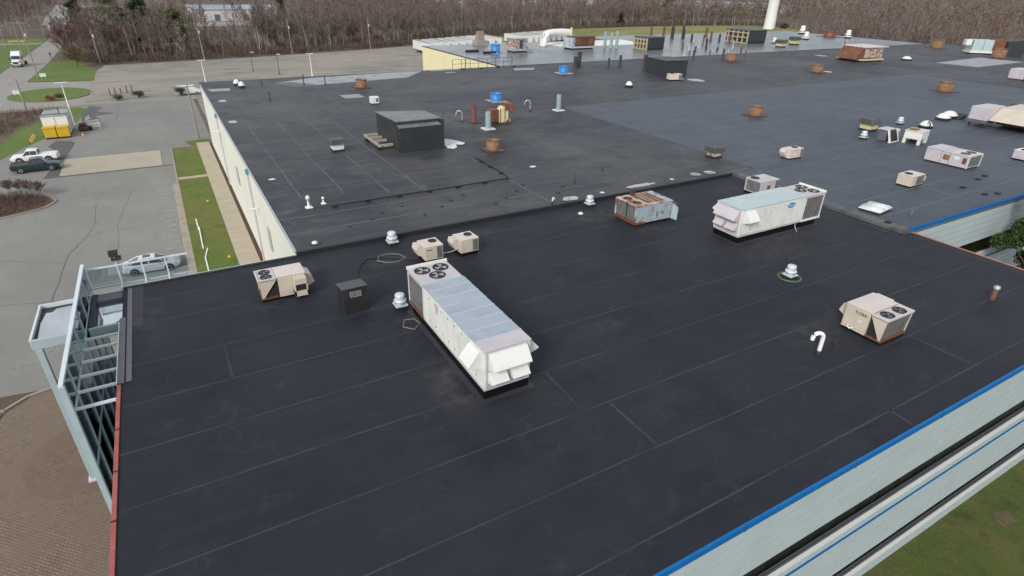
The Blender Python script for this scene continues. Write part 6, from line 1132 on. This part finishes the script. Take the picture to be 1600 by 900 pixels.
def conifer(label, x, y, h, r, m, seed, shape='cone'):
    rnd_ = random.Random(seed); t = thing('evergreen_tree', label, 'tree', (x,y,-.05)); MB().tube([(0,0,0),(0,0,h*.9)], [h*.02,.04], 6).build('trunk', m_bark2, t)
    blobs = []
    for k in range(34):
        f = rnd_.random(); a = rnd_.uniform(0,6.28); rr = r*(1-f*.85 if shape == 'cone' else math.sin(math.pi*(.15+.85*f))**.6)*rnd_.uniform(.5,1); blobs.append((rr*math.cos(a)*.75, rr*math.sin(a)*.75, h*(.12+.85*f), r*.34, r*.34, h*.06))
    leaf_cloud(seed, blobs, 130, .30).build('crown', m, t)
for a in (('dark evergreen at top left where the road bends', -24,300,16,5.5,m_leafd,1),('broad yellow-green crown above the left wood', -12,285,17,8,m_leafy,2,'round'),('dark evergreen just right of the broad yellow-green crown', -2,288,16.5,6,m_leafd,3,'round'),('olive pine in the left wood behind the pale pole', 8,252,14,5,m_leafy,4,'round'),('dark pine behind the olive pine', -6,262,12.5,4.5,m_leafd,5,'round'),('small dark cedar at the field edge', 262,321,8,2.6,m_leafd,6),('tall dark pine in the wood above the field', 325,345,17,6,m_leafd,7,'round'),('dark pine above the pale far lot', 62,352,14,4,m_leafd,8),('low green bush at the foot of the white tower', 352,268,4,3.5,m_leafy,9,'round')): conifer(*a)
def bush(label, x, y, r, h, m, seed, name='shrub'):
    rnd_ = random.Random(seed); t = thing(name, label, 'shrub', (x,y,0)); S = MB()
    for k in range(9): a = rnd_.uniform(0,6.28); S.tube([(0,0,0),(r*.6*math.cos(a),r*.6*math.sin(a),h*.7)], [.05,.015], 4, False)
    S.build('stems', m_bark2, t); leaf_cloud(seed, [(rnd_.uniform(-.5,.5)*r, rnd_.uniform(-.5,.5)*r, h*rnd_.uniform(.4,.75), r*.55, r*.55, h*.3) for k in range(8)], 170, .09).build('foliage', m, t)
bush('olive shrub left of the gap in the lot-end kerb', -9.2,158.2,1.3,1.3,M('olive_leaves', (.09,.085,.03), rough=.8),41); bush('dark green shrub right of the gap in the lot-end kerb', -5.2,160.0,1.4,1.7,M('olive_green', (.05,.06,.02), rough=.8),42); bush('round dark green shrub by the white van', 3.2,159.2,1.6,2.2,M('dark_olive', (.03,.045,.014), rough=.8),43); bush('reddish shrub on the grass island', -20.5,166.5,1.3,.9,m_twigr,44); bush('orange-red dead plant on the grass island edge', -21.8,162.8,1.0,1.2,M('rusty_leaves', (.28,.09,.04), rough=.9),45)
for k, (x, y) in enumerate(((-18.4,91.6),(-17.3,91.0),(-16.3,90.0),(-19.6,92.1),(-20.9,92.4))):
    T, K = bare_tree(400+k, 1.75, .5, 50, 9, 7, .8, .016, .25, 6); t = thing('bare_shrub', 'mauve-grey bare shrub on the back of the brown island, %s from its tip' % ('third','second','first','fourth','fifth')[k], 'shrub', (x,y,.2), 0, 'bare shrubs on the island'); T.build('stems', m_bark, t); K.build('twigs', M('mauve_twigs%d'%k, (.19,.15,.135), rough=.95), t)
# courtyard tree
ct = thing('courtyard_tree', 'leafy green tree in the courtyard at the right picture edge', 'tree', (61.8,17.2,-.8)); ct.scale = (1.0,1.0,1.38); MB().tube([(0,0,0),(.1,0,3),(0,.1,7)], [.22,.17,.06], 8).build('trunk', m_bark2, ct)
rr_ = random.Random(77); BL = []
for k in range(64):
    f = rr_.random(); a = rr_.uniform(0,6.28); q = 3.1*math.sin(math.pi*(.12+.83*f))**.7*rr_.uniform(.45,1); BL.append((q*math.cos(a), q*math.sin(a), 1.3+7.6*f, .75, .75, .6))
leaf_cloud(78, BL, 620, .10).build('crown', m_leaf, ct)
for k in range(9): a = k*.7; MB().tube([(0,0,1.5+k*.6),(1.6*math.cos(a),1.6*math.sin(a),2.6+k*.7)], [.07,.02], 5).build('limb', m_bark2, ct)
# far buildings glimpsed over the wood
m_far = M('far_grey_roof', (.30,.34,.40), [((.22,.25,.30), .02, .4, .6, .8)], rough=.7)
for k, (x0, x1, y0, y1, h, lb) in enumerate(((24,78,414,470,6,'distant long warehouse with blue-grey roof above the wood'),(230,420,520,640,8,'distant pale warehouse glimpsed through the treetops'),(470,560,430,520,8,'distant pale warehouse beyond the right-hand wood'))):
    t = thing('far_warehouse', lb, 'building', (x0,y0,0)); w, d_ = x1-x0, y1-y0; MB().box(0,w,0,d_,0,h).build('walls', M('far_wall%d'%k, (.50,.50,.48), rough=.8), t); MB().box(-.4,w+.4,-.4,d_+.4,h,h+.5).build('roof', m_far, t)
    for i in range(int(w/8)): MB().box(3+i*8,6+i*8,-.06,0,.2,3.6).build('dock_door', m_edgedark if i % 2 else m_lilac, t)
sheet('far_lot', [(10,372),(110,392),(110,409),(8,409)], .02, m_road)
